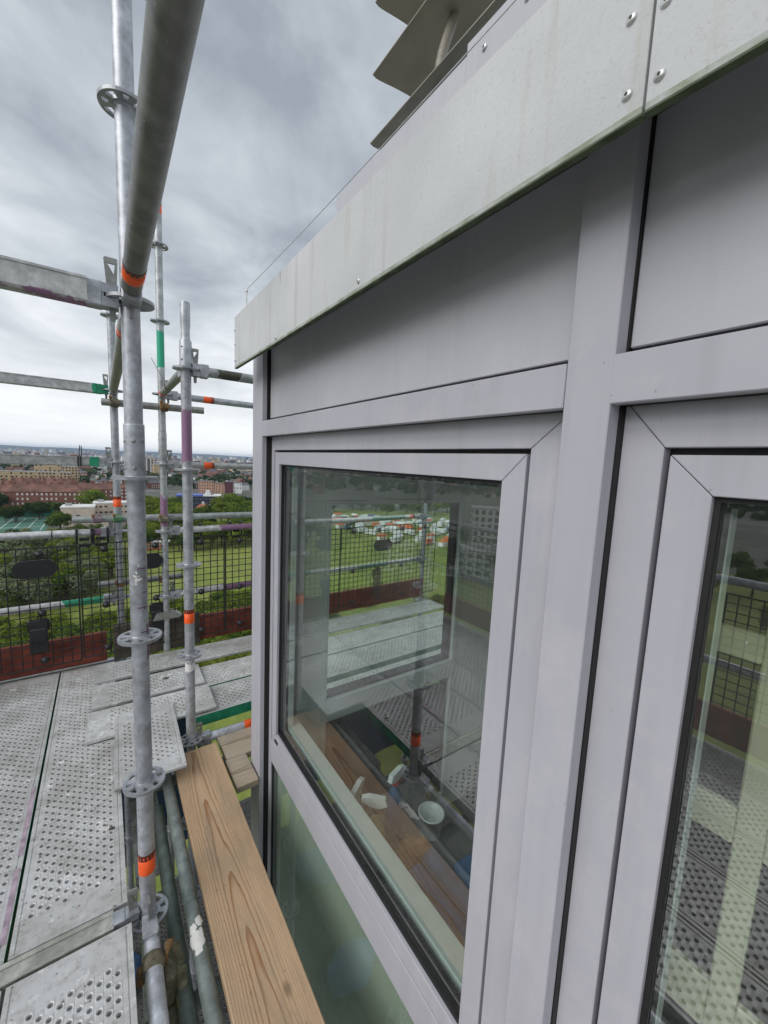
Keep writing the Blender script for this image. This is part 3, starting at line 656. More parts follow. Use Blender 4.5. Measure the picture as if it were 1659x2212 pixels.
for i in range(34):
    az = -10+27.5*(i+rtw.random())/34; r = rtw.uniform(4200, 6800); x, y = polar(az, r); h = rtw.uniform(34, 47) if az > 8 else rtw.uniform(26, 44)
    b = MB(); b.box((-15, -12, 0), (15, 12, h), rtw.choice([M_greyb, M_whiteb, M_navy, M_greyb]))
    b.box((-6, -5, h), (6, 5, h+2.5), M_greyb)
    tag(b.build('distant_tower', None, (x, y, GZ), (0, 0, rtw.uniform(0, 1.5))), 'small hazy tower block on the skyline far beyond the town', 'tower', 'towers on the skyline')
cr = thing('tower_crane', 'thin blue tower crane on the skyline', 'crane', (*polar(8.9, 3300), GZ))
b = MB(); b.tube((0, 0, 0), (0, 0, 62), 1.5, M_fb, 6); b.build('mast', cr)
b = MB(); b.tube((-8, 0, 56), (26, 6, 100), 1.0, M_fb, 6, .6); b.build('jib', cr)

# ------------------------------------------------------------------ the building
BX = 0.600            # outermost plane of the mullions
FX = 0.645            # plane of the window frames
YE = 1.985            # far corner
bld = thing('facade_building', 'grey metal clad building with tall windows and a pale fascia beside the plank', 'building', (0, 0, 0))
def part(name, m, *boxes, bev=0.0015, parent=bld):
    b = MB()
    for p, q in boxes: b.box(p, q, m, bev)
    return b.build(name, parent)
ZB, ZT = -2.55, 0.49
for y0, y1 in ((0.300, 0.372), (-1.32, -1.25)):
    mu = part('mullion', M_coat, ((BX, y0, ZB), (BX+0.031, y1, ZT)))
    part('gasket', M_gasket, ((BX+0.0312, y0-0.002, ZB), (FX+0.05, y1+0.002, ZT)), bev=0, parent=mu)
cp = part('corner_post', M_coat, ((BX, 1.845, ZB), (BX+0.022, YE, ZT)), ((BX+0.0225, YE-0.022, ZB), (BX+0.16, YE-0.001, ZT)))
part('gasket', M_gasket, ((BX+0.0225, 1.843, ZB), (FX+0.08, YE-0.0225, ZT)), bev=0, parent=cp)
def rail(y0, y1, z0, z1, name='transom_rail'):
    r = part(name, M_coat, ((BX+0.0005, y0, z0), (BX+0.022, y1, z1)))
    part('gasket', M_gasket, ((BX+0.0225, y0, z0+0.001), (FX+0.05, y1, z1-0.001)), bev=0, parent=r)
rail(0.3735, 1.8435, 0.100, 0.169); rail(-1.2485, 0.2985+0.006, 0.100, 0.169)
rail(0.3735, 1.8435, -2.55, -2.46); rail(-1.2485, 0.2985, -2.55, -2.46)
for y0, y1 in ((0.378, 1.838), (-1.245, 0.2975)):
    part('cladding_panel', M_panel, ((FX-0.010, y0, 0.1825), (FX+0.03, y1, ZT)), bev=0.002)
def mitre_frame(name, x0, x1, y0, y1, z0, z1, w, m, parent, wb=None):
    """four mitred members, each a part; the joint between them is a hairline"""
    wb = w if wb is None else wb; g = 0.0007
    def mem(pts):
        b = MB(); b.prism([(x0, *p) for p in pts], (x1-x0, 0, 0), m); o_ = b.build(name, parent)
        bv = o_.modifiers.new('bevel', 'BEVEL'); bv.width = 0.0012; bv.segments = 1
    mem([(y0+g, z1), (y1-g, z1), (y1-w-g, z1-w), (y0+w+g, z1-w)])
    mem([(y0+g, z0), (y0+w+g, z0+wb), (y1-w-g, z0+wb), (y1-g, z0)])
    mem([(y0, z0+g), (y0, z1-g), (y0+w, z1-w-g), (y0+w, z0+wb+g)])
    mem([(y1, z0+g), (y1-w, z0+wb+g), (y1-w, z1-w-g), (y1, z1-g)])
def window(y0, y1, wl, glassm):
    """fixed frame with a sash above a fixed lower pane; y0 is the near end"""
    win = ob('window', None, bld)
    fo0, fo1 = y0, y1                     # outer edges of the fixed frame
    zt, zm0, zm1, zb = 0.108, -1.510, -1.394, -2.455
    # fixed frame members
    fw = 0.068
    def fr(a, b_): return part('fixed_frame', M_coat, (a, b_), parent=win)
    g = 0.0008
    for pts in ([(fo0+g, zt), (fo1-g, zt), (fo1-wl[1]-g, zt-fw), (fo0+wl[0]+g, zt-fw)],
                [(fo0, zt-g), (fo0+wl[0], zt-fw-g), (fo0+wl[0], zb), (fo0, zb)], [(fo1, zt-g), (fo1, zb), (fo1-wl[1], zb), (fo1-wl[1], zt-fw-g)]):
        b = MB(); b.prism([(FX, *p) for p in pts], (0.06, 0, 0), M_coat); o_ = b.build('fixed_frame', win)
        bv = o_.modifiers.new('bevel', 'BEVEL'); bv.width = 0.0012; bv.segments = 1
    ya, yb = fo0+wl[0], fo1-wl[1]
    fr((FX+0.0004, ya+0.0005, zm0), (FX+0.06, yb-0.0005, zm1)); fr((FX+0.0004, ya+0.0005, zb), (FX+0.06, yb-0.0005, zb+0.06))
    # dark rebate round the sash
    rb = MB(); d0, d1 = FX+0.022, FX+0.05; e_ = 0.014
    for p, q in (((d0, ya, zt-fw-e_), (d1, yb, zt-fw)), ((d0, ya, zm1), (d1, yb, zm1+e_)), ((d0, ya, zm1+e_), (d1, ya+e_, zt-fw-e_)), ((d0, yb-e_, zm1+e_), (d1, yb, zt-fw-e_))): rb.box(p, q, M_gasket)
    rb.build('rebate', win)
    # sash
    s0, s1, sz0, sz1, sw = ya+0.008, yb-0.008, zm1+0.006, zt-fw-0.010, 0.053
    mitre_frame('sash', FX+0.001, FX+0.055, s0, s1, sz0, sz1, sw, M_coat, win, 0.056)
    a0, a1, b0, b1 = s0+sw, s1-sw, sz0+0.056, sz1-sw
    k = MB(); t_ = 0.012
    for p, q in (((FX+0.012, a0, b0), (FX+0.022, a1, b0+t_)), ((FX+0.012, a0, b1-t_*.6), (FX+0.022, a1, b1)), ((FX+0.012, a0, b0+t_), (FX+0.022, a0+t_*.6, b1-t_*.6)), ((FX+0.012, a1-t_*.6, b0+t_), (FX+0.022, a1, b1-t_*.6))): k.box(p, q, M_gasket)
    k.box((FX+0.0225, a0, b0), (FX+0.052, a1, b0+0.006), M_bead)
    k.build('glazing_bead', win)
    sp_ = MB(); c0, c1 = FX+0.030, FX+0.046; q_ = 0.009
    for p, q in (((c0, a0+.006, b0+.006), (c1, a1-.006, b0+.006+q_)), ((c0, a0+.006, b1-.006-q_), (c1, a1-.006, b1-.006)), ((c0, a0+.006, b0+.006+q_), (c1, a0+.006+q_*.5, b1-.006-q_)), ((c0, a1-.006-q_*.5, b0+.006+q_), (c1, a1-.006, b1-.006-q_))): sp_.box(p, q, M_gasket)
    sp_.build('glass_spacer', win)
    part('pane', glassm, ((FX+0.0225, a0+.002, b0+.007), (FX+0.0285, a1-.002, b1-.002)), bev=0, parent=win)
    part('lower_pane', M_glass_dark, ((FX+0.014, ya+.001, zb+.061), (FX+0.020, yb-.001, zm0-.001)), bev=0, parent=win)
    part('spandrel_panel', M_spandrel, ((FX+0.034, ya+.001, zb+.061), (FX+0.044, yb-.001, zm0-.001)), bev=0, parent=win)
    k = MB()
    for yy in (ya+0.001, yb-0.011): k.box((FX+0.006, yy, zb+.061), (FX+0.013, yy+0.010, zm0-.001), M_gasket)
    k.build('glazing_bead', win)
    # drain slot, far end of the sash
    k = MB(); k.box((FX-0.004, s1-0.085, sz0+0.018), (FX+0.002, s1-0.045, sz0+0.032), M_gasket, .003); k.build('drain_cap', win)
    # inner white frame behind the glass
    iw = MB(); i0, i1 = FX+0.062, FX+0.13
    for p, q in (((i0, ya, zm0), (i1, yb, b0+0.018)), ((i0, ya, b1-0.005), (i1, yb, zt)), ((i0, ya-.03, b0+0.0185), (i0+.028, a0+0.006, b1-0.0055)), ((i0, a1-0.008, b0+0.0185), (i0+.028, yb+.03, b1-0.0055))): iw.box(p, q, M_white_in, .003)
    iw.build('inner_frame', win)
    return win
window(0.374, 1.842, (0.082, 0.034), M_glass)
window(-1.246, 0.298, (0.057, 0.057), M_glass)
# fascia: two boards, kinked at the joint, with screws
FS = 0.500
def screw(parent, x, y, z, nrm=(-1, 0, 0)):
    s_ = MB(); s_.lathe([(0.006, 0), (0.006, 0.001), (0.0045, 0.003), (0.002, 0.0036)], (x, y, z), nrm, M_screw, 16)
    s_.lathe([(0.002, 0.0037), (0.0019, 0.0039)], (x, y, z), nrm, M_hole, 8); s_.build('screw', parent)
f1 = part('fascia_board', M_fascia, ((FS, 0.2505, 0.397), (FS+0.010, 1.93, 0.617)), bev=0.001)
part('fascia_edge', M_algae, ((FS+0.0005, 0.2505, 0.3955), (FS+0.012, 1.929, 0.3969)), ((FS+0.0103, 0.2505, 0.397), (FS+0.012, 1.929, 0.41)), bev=0, parent=f1)
for (y, z) in ((0.272, 0.505), (0.268, 0.426), (0.853, 0.418), (1.40, 0.4125), (1.78, 0.404), (1.915, 0.43), (1.918, 0.50), (1.918, 0.56)): screw(f1, FS, y, z)
kd = R(3.0)
b = MB(); b.box((0, -1.6, 0.397), (0.010, 0, 0.617), M_fascia, .001); f2 = b.build('fascia_board', bld, (FS, 0.2475, 0), (0, 0, kd))
b = MB(); b.box((0.0005, -1.6, 0.3955), (0.012, 0, 0.3969), M_algae); b.build('fascia_edge', f2)
for (y, z) in ((-0.0105, 0.495), (-0.012, 0.4245), (-0.30, 0.43)): screw(f2, 0, y, z)
part('soffit', M_panel, ((FS+0.0125, -1.35, 0.498), (FX+0.25, 1.92, 0.51)), bev=0)
# parapet strip above the fascia, with a higher near piece carrying bolts
part('parapet_strip', M_panel, ((0.560, 0.60, 0.52), (0.575, 1.09, 0.735)), bev=.001)
p2 = part('parapet_strip', M_panel, ((0.5585, -1.4, 0.52), (0.5735, 0.5985, 0.752)), bev=.001)
for yy, zz in ((0.555, 0.715), (0.47, 0.722), (0.40, 0.722)): screw(p2, 0.5585, yy, zz)
# roof slab and the rest of the tower
part('roof_slab', M_greyb, ((0.5755, -9, 0.512), (9, 1.90, 0.56)), bev=0)
part('tower_wall', M_greyb, ((0.66, -9, GZ), (9, 1.93, -2.62)), bev=0)
part('base_flashing', M_coat, ((0.612, -1.4, -2.618), (9, 1.96, -2.552)), bev=.002)
# louvre blades on the roof edge
def blade(z, x0, wd_, ye):
    b = MB(); n = 12; up_ = []; lo = []
    for i in range(n+1):
        t_ = i/n; x = x0+wd_*t_; camber = 0.007*math.sin(math.pi*t_)+0.016*t_; th = 0.011*math.sqrt(max(0, t_))*(1-t_)*2.2+0.0015
        up_.append((x, z+camber+th)); lo.append((x, z+camber-th))
    ring = lo+up_[::-1]
    b.prism([(x, ye, zz) for x, zz in ring], (0, -2.6, 0), M_louvre)
    o_ = b.build('louvre_blade', bld); return o_
for z in (1.008, 1.203, 1.40): blade(z, 0.728, 0.16, 1.2)
for yb_ in (0.93, 0.30, -0.4):
    b = MB(); pts = []
    for i in range(11):
        t_ = -0.5+i/10*math.pi*0.8; pts.append((0.80-0.03*math.cos(t_*1.1), yb_, 0.98+0.07*i/10*3.4))
    b.path(pts, 0.013, M_louvre, 10); b.tube((0.80, yb_, 0.56), (0.80, yb_, 1.0), .012, M_louvre, 10); b.build('louvre_bracket', bld)
# wire along the roof edge
b = MB(); b.tube((FS+.006, 1.77, 0.60), (FS+.006, 1.765, 0.672), .0025, M_screw, 6); b.lathe([(.002, 0), (.005, .004), (.005, .01), (.002, .014)], (FS+.006, 1.765, .672), (0, 0, 1), M_screw, 8)
b.path([(FS+.006, 1.764, 0.684), (FS+.004, 1.2, 0.668), (FS+.003, 0.785, 0.663), (FS+.003, -1.2, 0.668)], .0011, M_screw, 5); b.build('roof_wire', bld)
# end wall: corner window with a transom, beyond it the scaffold again
EY = 1.93
part('end_wall', M_room, ((1.93, EY-0.10, ZB), (4.2, EY, 0.49)), ((0.80, EY-0.10, -0.20), (1.9295, EY, 0.49)), ((0.80, EY-0.10, ZB), (1.9295, EY, -2.36)), ((0.79, EY-0.10, -2.3595), (0.93, EY, -0.2005)), bev=.002)
ew = ob('end_window', None, bld)
def ebox(name, m, *bx): part(name, m, *bx, bev=.002, parent=ew)
ebox('end_frame', M_white_in, ((1.895, EY-0.115, -2.36), (1.9295, EY-0.02, -0.201)), ((0.931, EY-0.115, -2.36), (0.955, EY-0.02, -0.201)), ((0.9555, EY-0.115, -0.225), (1.8945, EY-0.02, -0.201)), ((0.9555, EY-0.115, -1.42), (1.8945, EY-0.02, -1.30)), ((0.9555, EY-0.115, -2.36), (1.8945, EY-0.02, -2.30)))
ebox('seal', M_gasket, ((1.872, EY-0.09, -2.299), (1.8945, EY-0.03, -1.421)), ((1.872, EY-0.09, -1.299), (1.8945, EY-0.03, -0.2255)), ((0.956, EY-0.09, -1.299), (1.8715, EY-0.03, -1.282)))
ebox('end_pane', M_glass_in, ((0.956, EY-0.060, -1.281), (1.8715, EY-0.056, -0.2255))); ebox('end_pane', M_glass_in, ((0.956, EY-0.060, -2.299), (1.8715, EY-0.056, -1.421)))
part('room_shell', M_room, ((4.2, -4.0, ZB), (4.3, EY, 0.49)), ((0.80, -4.1, ZB), (4.3, -4.0005, 0.49)), ((0.80, -4.0, 0.40), (4.1995, EY-0.101, 0.489)), bev=0)
part('room_floor', M_floor_in, ((0.72, -4.0, -2.549), (4.1995, EY-0.101, -2.44)), bev=0)

part('added_band_board', M_cream, ((0.735, -4.0, -1.90), (0.755, EY-0.12, -1.53)), bev=.003)  # cream board added to imitate the band mirrored in the lower pane
# things standing inside the room
bench = thing('work_bench', 'dark low bench behind the far window, rolls and bottles on it', 'bench', (0.98, 0.80, -2.44))
b = MB(); b.box((-.20, -.62, .80), (.30, .62, .84), M_dark_in, .004); b.build('bench_top', bench)
for sx in (-.17, .27):
    for sy in (-.57, .57):
        b = MB(); b.box((sx-.02, sy-.02, 0), (sx+.02, sy+.02, .799), M_dark_in); b.build('leg', bench)
BT = -1.60
def spray(x, y, label, body, head, collar, rz, h=0.19):
    o = thing('spray_bottle', label, 'bottle', (x, y, BT), (0, 0, rz), 'bottles on the bench')
    b = MB(); b.lathe([(.036, 0), (.040, .008), (.040, h*.6), (.030, h*.82), (.013, h), (.013, h+.015)], (0, 0, 0), (0, 0, 1), body, 20); b.build('body', o)
    b = MB(); b.lathe([(.016, h+.0155), (.016, h+.035)], (0, 0, 0), (0, 0, 1), collar, 16); b.build('collar', o)
    b = MB(); b.prism([(-.045, -.011, h+.05), (-.035, -.011, h+.078), (.03, -.011, h+.082), (.062, -.011, h+.070), (.062, -.011, h+.055), (.014, -.011, h+.036), (-.014, -.011, h+.036)], (0, .022, 0), head); b.build('spray_head', o)
    b = MB(); b.prism([(.030, -.005, h+.052), (.038, -.005, h+.052), (.050, -.005, h+.005), (.042, -.005, h+.0)], (0, .010, 0), collar); b.build('trigger', o)
    return o
spray(0.86, 1.18, 'olive spray bottle with a white head and black collar on the bench', M_olive, M_whitep, M_black, 2.4)
spray(0.84, 1.30, 'white spray bottle at the far end of the bench', M_whitep, M_whitep, M_whitep, 0.6, .16)
spray(1.00, 1.24, 'blue spray bottle with a white head and red collar', M_blue, M_whitep, M_red, 0.3, .20)
o = thing('small_bottle', 'small white capped bottle beside the olive spray bottle', 'bottle', (0.80, 1.03, BT))
b = MB(); b.lathe([(.022, 0), (.024, .005), (.024, .07), (.012, .09)], (0, 0, 0), (0, 0, 1), M_whitep, 16); b.build('body', o)
b = MB(); b.lathe([(.013, .0905), (.013, .112), (.010, .115)], (0, 0, 0), (0, 0, 1), M_whitep, 16); b.build('cap', o)
o = thing('tape_roll', 'grey roll of tape standing at the far end of the bench', 'tape', (0.80, 1.24, BT+.05))
b = MB()
for i in range(20):
    a, c = 2*math.pi*i/20, 2*math.pi*(i+1)/20
    for r0, r1, mm in ((.05, .03, M_whitep),):
        b.add([(0, r0*math.cos(a), r0*math.sin(a)), (0, r0*math.cos(c), r0*math.sin(c)), (.03, r0*math.cos(c), r0*math.sin(c)), (.03, r0*math.cos(a), r0*math.sin(a))], [(0, 1, 2, 3)], mm, True)
        b.add([(0, r1*math.cos(a), r1*math.sin(a)), (0, r1*math.cos(c), r1*math.sin(c)), (.03, r1*math.cos(c), r1*math.sin(c)), (.03, r1*math.cos(a), r1*math.sin(a))], [(3, 2, 1, 0)], mm, True)
        for xx in (0, .03): b.add([(xx, r0*math.cos(a), r0*math.sin(a)), (xx, r0*math.cos(c), r0*math.sin(c)), (xx, r1*math.cos(c), r1*math.sin(c)), (xx, r1*math.cos(a), r1*math.sin(a))], [(0, 1, 2, 3)], mm)
b.build('ring', o)
bm = bmesh.new(); bmesh.ops.create_icosphere(bm, subdivisions=4, radius=1)
for v in bm.verts:
    c = v.co.copy(); k = 1+.22*math.sin(c.x*7+c.y*3)*math.cos(c.y*6-c.z*4)+.10*math.sin(c.x*15+c.z*13)+.07*math.sin(c.y*23)
    v.co = Vector((c.x*.075*k, c.y*.055*k, max(-.5, c.z)*.034*k+.0175))
b = MB(); b.bm(bm, M_tan, True); tag(b.build('cloth', None, (0.99, 1.10, BT)), 'crumpled tan cloth on the bench behind the blue rolls', 'cloth')
def sheetroll(x, y0, y1, r, m, lab, z):
    b = MB(); b.tube((x, y0, z+r), (x+.02, y1, z+r), r, m, 20, wall=.008)
    b.tube((x, y0+.12, z+r), (x, y0+.16, z+r), r+.0015, M_dark_in, 20)
    tag(b.build('rolled_sheet'), lab, 'roll', 'rolled sheets on the bench')
sheetroll(0.905, 0.10, 1.00, .045, M_blue, 'thick blue rolled sheet in the middle of the bench', BT)
sheetroll(1.005, 0.14, 1.03, .038, M_bluebag, 'darker blue rolled sheet behind the thick blue roll', BT)
sheetroll(0.805, 0.12, 0.93, .042, plain('clear_sheet', (0.16, 0.18, 0.15), 0.25, var=0.2), 'grey translucent rolled sheet nearest the glass', BT)
b = MB(); b.box((0.86, 0.50, BT+.093), (0.99, 0.57, BT+.115), M_tan, .004); tag(b.build('wood_offcut'), 'small tan offcut lying across the blue roll', 'offcut')
b = MB(); b.lathe([(.012, 0), (.02, .02), (.016, .06), (.006, .09)], (.93, .36, BT+.104), (-.3, 1, .0), M_orange, 12); tag(b.build('orange_tool'), 'orange handled tool lying on the rolls', 'tool')
b = MB(); pts = [(.86+.05*math.sin(i*.55), .95-.05*i, BT+.096+.006*math.cos(i)) for i in range(13)]; b.path(pts, .004, M_black, 6)
tag(b.build('black_cable'), 'thin black cable curling over the blue roll', 'cable')
def tub(x, y, lab):
    o = thing('plastic_tub', lab, 'tub', (x, y, BT)); t = MB(); t.lathe([(.045, 0), (.055, .09), (.058, .09), (.058, .096), (.050, .096), (.047, .02)], (0, 0, 0), (0, 0, 1), M_whitep, 20); t.build('body', o)
tub(1.13, 1.14, 'white plastic tub at the back of the bench')
b = MB(); b.box((1.06, .62, BT), (1.16, .94, BT+.07), M_bluebag, .01); tag(b.build('tool_case'), 'dark blue tool case behind the rolls', 'case')
# cream inner screen and chair behind the near window
scr = thing('cream_screen', 'cream painted glazed screen behind the near window', 'screen', (0.90, 0, -2.44))
for p, q in (((0, .235, 0), (.035, .252, 2.46)), ((0, .112, 0), (.035, .152, 2.46)), ((0, -.40, 0), (.035, -.36, 2.46)), ((0, -.95, 0), (.035, -.90, 2.46))): part('stile', M_cream, (p, q), bev=.003, parent=scr)
for z0, z1 in ((2.13, 2.18), (1.79, 1.86), (1.40, 1.50), (.78, .88), (0.05, .15)):
    for ya_, yb_ in ((.1525, .2345), (-.3595, .1115), (-.8995, -.4005)): part('rail', M_cream, ((0.001, ya_, z0), (.034, yb_, z1)), bev=.003, parent=scr)
for z0, z1 in ((2.1805, 2.45), (1.8605, 2.1295), (1.5005, 1.7895), (.8805, 1.3995), (.1505, .7795)):
    for ya_, yb_ in ((.1525, .2345), (-.3595, .1115), (-.8995, -.4005)): part('pane', M_glass_darkroom, ((0.015, ya_, z0), (.019, yb_, z1)), bev=0, parent=scr)  # panes added and tinted so the room behind looks dark
ch = thing('cream_chair', 'cream chair with a rounded back in the near window', 'chair', (0.80, -0.13, -2.44), (0, 0, R(-60)))
b = MB(); pts = []
for i in range(13):
    a = math.pi*i/12; pts.append((.16*math.cos(a), 0, 1.40+.10*math.sin(a)))
b.prism([(.16, 0, .95)]+pts+[(-.16, 0, .95)], (0, .03, 0), M_cream); b.build('backrest', ch)
b = MB(); b.box((-.17, .035, .92), (.17, .36, .955), M_cream, .008); b.build('seat', ch)
for sx in (-.15, .13):
    for sy in (.045, .33):
        b = MB(); b.box((sx, sy, 0), (sx+.025, sy+.025, .919), M_cream); b.build('leg', ch)

# ------------------------------------------------------------------ scaffold parts
def rosette_mesh():
    b = MB(); r0, r1, r2, r3 = TR, 0.033, 0.052, 0.061; h = 0.0045
    def P(r, a, z): return (r*math.cos(a), r*math.sin(a), z)
    for s_ in range(8):
        c = s_*math.pi/4; hw = R(8) if s_ % 2 == 0 else R(14); hs = math.pi/8
        ang = [-hs, -hw, -hw/2, 0, hw/2, hw, hs]; ri = r1 if s_ % 2 else 0.037
        for i in range(6):
            a0, a1 = c+ang[i], c+ang[i+1]; hole = 1 <= i <= 4
            for z, fl in ((h, 0), (-h, 1)):
                for ra, rb_ in ((r0, ri), (ri, r2), (r2, r3)):
                    if hole and ra == ri: continue
                    q = [P(ra, a0, z), P(rb_, a0, z), P(rb_, a1, z), P(ra, a1, z)]; b.add(q, [(0, 1, 2, 3) if not fl else (3, 2, 1, 0)], M_galv)
            b.add([P(r3, a0, -h), P(r3, a1, -h), P(r3, a1, h), P(r3, a0, h)], [(0, 1, 2, 3)], M_galv)
            if hole:
                b.add([P(ri, a0, -h), P(ri, a1, -h), P(ri, a1, h), P(ri, a0, h)], [(0, 1, 2, 3)], M_galv)
                b.add([P(r2, a0, -h), P(r2, a1, -h), P(r2, a1, h), P(r2, a0, h)], [(3, 2, 1, 0)], M_galv)
                for aa, rev in ((a0, 0), (a1, 1)):
                    if (i == 1 and not rev) or (i == 4 and rev): b.add([P(ri, aa, -h), P(r2, aa, -h), P(r2, aa, h), P(ri, aa, h)], [(0, 1, 2, 3)], M_galv)
    # weld collar
    b.lathe([(TR+.001, -.010), (TR+.004, -.005), (TR+.004, .005), (TR+.001, .010)], (0, 0, 0), (0, 0, 1), M_galv, 20)
    return b.mesh('rosette')
ROS = rosette_mesh()
def tape_mesh(r, L=0.075):
    b = MB(); b.lathe([(r+.0006, 0), (r+.0009, .001), (r+.0009, L*.72), (r+.0006, L*.721)], (0, 0, 0), (0, 0, 1), M_orange, 24)
    b.lathe([(r+.0006, L*.7211), (r+.0009, L*.7215), (r+.0009, L-.001), (r+.0006, L)], (0, 0, 0), (0, 0, 1), M_orange_dark, 24)
    for k in range(14):                                                       # the small boxed print in the dark strip
        a = 2*math.pi*k/14; c = Vector((math.cos(a), math.sin(a), 0)); t_ = Vector((-math.sin(a), math.cos(a), 0)); w_ = r*0.10*(1+.5*(k % 3))
        q = [c*(r+.0013)+t_*w_*s1+Vector((0, 0, L*zz)) for s1, zz in ((-.5, .78), (.5, .78), (.5, .92), (-.5, .92))]; b.add(q, [(0, 1, 2, 3)], M_orange)
    return b.mesh('tape_band')
TAPE = tape_mesh(TR)
def standard(label, x, y, top, ros, tapes=(), m=None, spig=None, joint=None, low=GZ):
    o = thing('scaffold_standard', label, 'scaffold pole', (x, y, 0))
    m = m or M_galv
    b = MB(); b.tube((0, 0, low+.02), (0, 0, top), TR, m, 32, wall=.0035)
    b.build('tube', o)
    for z in ros: ob('rosette', ROS, o, (0, 0, z), (0, 0, R(rt.uniform(-2, 2))))
    for z in tapes: ob('tape_band', TAPE, o, (0, 0, z), (0, 0, rt.uniform(0, 6)))
    if joint is not None:
        b = MB(); b.lathe([(TR+.0004, joint-.20), (TR+.003, joint-.18), (TR+.0032, joint-.004), (TR+.0026, joint), (TR, joint)], (0, 0, 0), (0, 0, 1), m, 32)
        for k in range(6):
            a = k*math.pi/3+.4
            for zz in (joint-.05, joint-.13): b.lathe([(.006, .0), (.004, .0018), (.001, .0022)], ((TR+.0028)*math.cos(a), (TR+.0028)*math.sin(a), zz), (math.cos(a), math.sin(a), 0), M_galv_dull, 8)
        b.build('socket_joint', o)
    if spig is not None:
        b = MB(); b.lathe([(TR+.004, top-.12), (TR+.004, top), (TR-.003, top+.012), (TR-.004, top+.02), (TR-.004, top+.06), (TR-.001, top+.08), (TR-.001, spig-.01), (TR-.003, spig)], (0, 0, 0), (0, 0, 1), m, 28)
        for zz in (top-.03, top-.09):
            b.lathe([(.005, 0), (.001, .0015)], (-.7*(TR+.004), -.714*(TR+.004), zz), (-.7, -.714, 0), M_hole, 8)
        b.build('spigot', o)
    b = MB(); b.lathe([(.075, low), (.075, low+.008), (.03, low+.012)], (0, 0, 0), (0, 0, 1), M_galv_dull, 12); b.build('base_plate', o)
    return o
K = [-0.075+0.5*k for k in range(-12, 7)]
M_main = galv('standard_main', (0.43, 0.45, 0.49), [(-0.97, -0.62, WHITE)] and [], dirt=0.25)
M_s2 = galv('standard_purple_mark', (0.42, 0.44, 0.47), [(-0.035, 0.232, PURPLE), (-1.165, -1.105, WHITE)], dirt=0.25)
M_far = galv('standard_green_mark', (0.42, 0.44, 0.45), [(0.60, 0.86, (0.02, 0.36, 0.22)), (-0.545, -0.30, PURPLE)], dirt=0.3)
MAIN = (0.078, 1.413); S2 = (0.353, 2.27); FAR = (0.361, 3.36); FARL = (0.075, 3.47)
st = standard('thick galvanised standard in the foreground left of the plank, purple paint drips', *MAIN, 2.6, [k for k in K if k > -6.1], (-1.405,), M_main, joint=0.083)
# paint drips and splash on the foreground standard
M_drip = plain('purple_drip', (0.22, 0.10, 0.20), 0.6, var=0.2, scale=40)
b = MB()
def patch(ang0, ang1, z0, z1, mm, rr=TR+.0007):
    n = 5; V = []
    for i in range(n+1):
        a = ang0+(ang1-ang0)*i/n
        V += [(rr*math.cos(a), rr*math.sin(a), z0), (rr*math.cos(a), rr*math.sin(a), z1)]
    b.add(V, [(2*i, 2*i+2, 2*i+3, 2*i+1) for i in range(n)], mm, True)
def drip(*a):
    global b
    b = MB(); patch(*a); b.build('paint_drip', st)
va = math.atan2(-MAIN[1], -MAIN[0])                          # towards where one stands
for z, a0, a1 in ((-.352, .0, .95), (-.428, .5, 1.0), (-.475, -.1, .95), (-.555, .2, 1.0), (-.578, .3, 1.1), (-.645, .9, 1.15)): drip(va+a0-.1, va+a1, z, z+.004, M_drip)
for z in (-.39, -.425, -.44, -.455, -.475, -.50): drip(va-1.25, va-1.1, z, z+.004, M_drip)
drip(va+.85, va+1.25, -.64, -.53, M_drip, TR+.0006)
b = MB()
for i in range(26):
    a = va-.35+rt.gauss(0, .22); z = -.385+rt.gauss(0, .014); s_ = rt.uniform(.002, .006); patch(a, a+s_/TR*1.4, z, z+s_, M_white_spl, TR+.0005+i*.00003)
b.build('paint_splash', st)['kind'] = 'stuff'
standard('shorter standard with a purple band and a tapered open top, nearest the building corner', *S2, 0.555, [k for k in K if -6.1 < k < 0.5], (-0.892,), M_s2, spig=0.74)
standard('far standard painted green above and purple below, behind the building corner', *FAR, 2.6, [k for k in K if k > -6.1], (-1.0+2.63, ), M_far, joint=0.155)
standard('far standard with an orange band, just left of the foreground standard', *FARL, 0.96, [k for k in K if -6.1 < k < 1], (-0.395,), M_galv)
standard('distant standard at the end of the handrail, seen through the corner window', 3.03, 3.47, 1.0, [k for k in K if -6.1 < k < 1], (), M_galv)
for yy in (3.47, 1.413, -0.66): standard('outer standard on the left side of the scaffold, beside the %s guard' % {3.47: 'far corner of the', 1.413: 'middle of the', -0.66: 'near end of the'}[yy], -1.60, yy, 1.0, [k for k in K if -6.1 < k < 1], (), M_galv_dull)

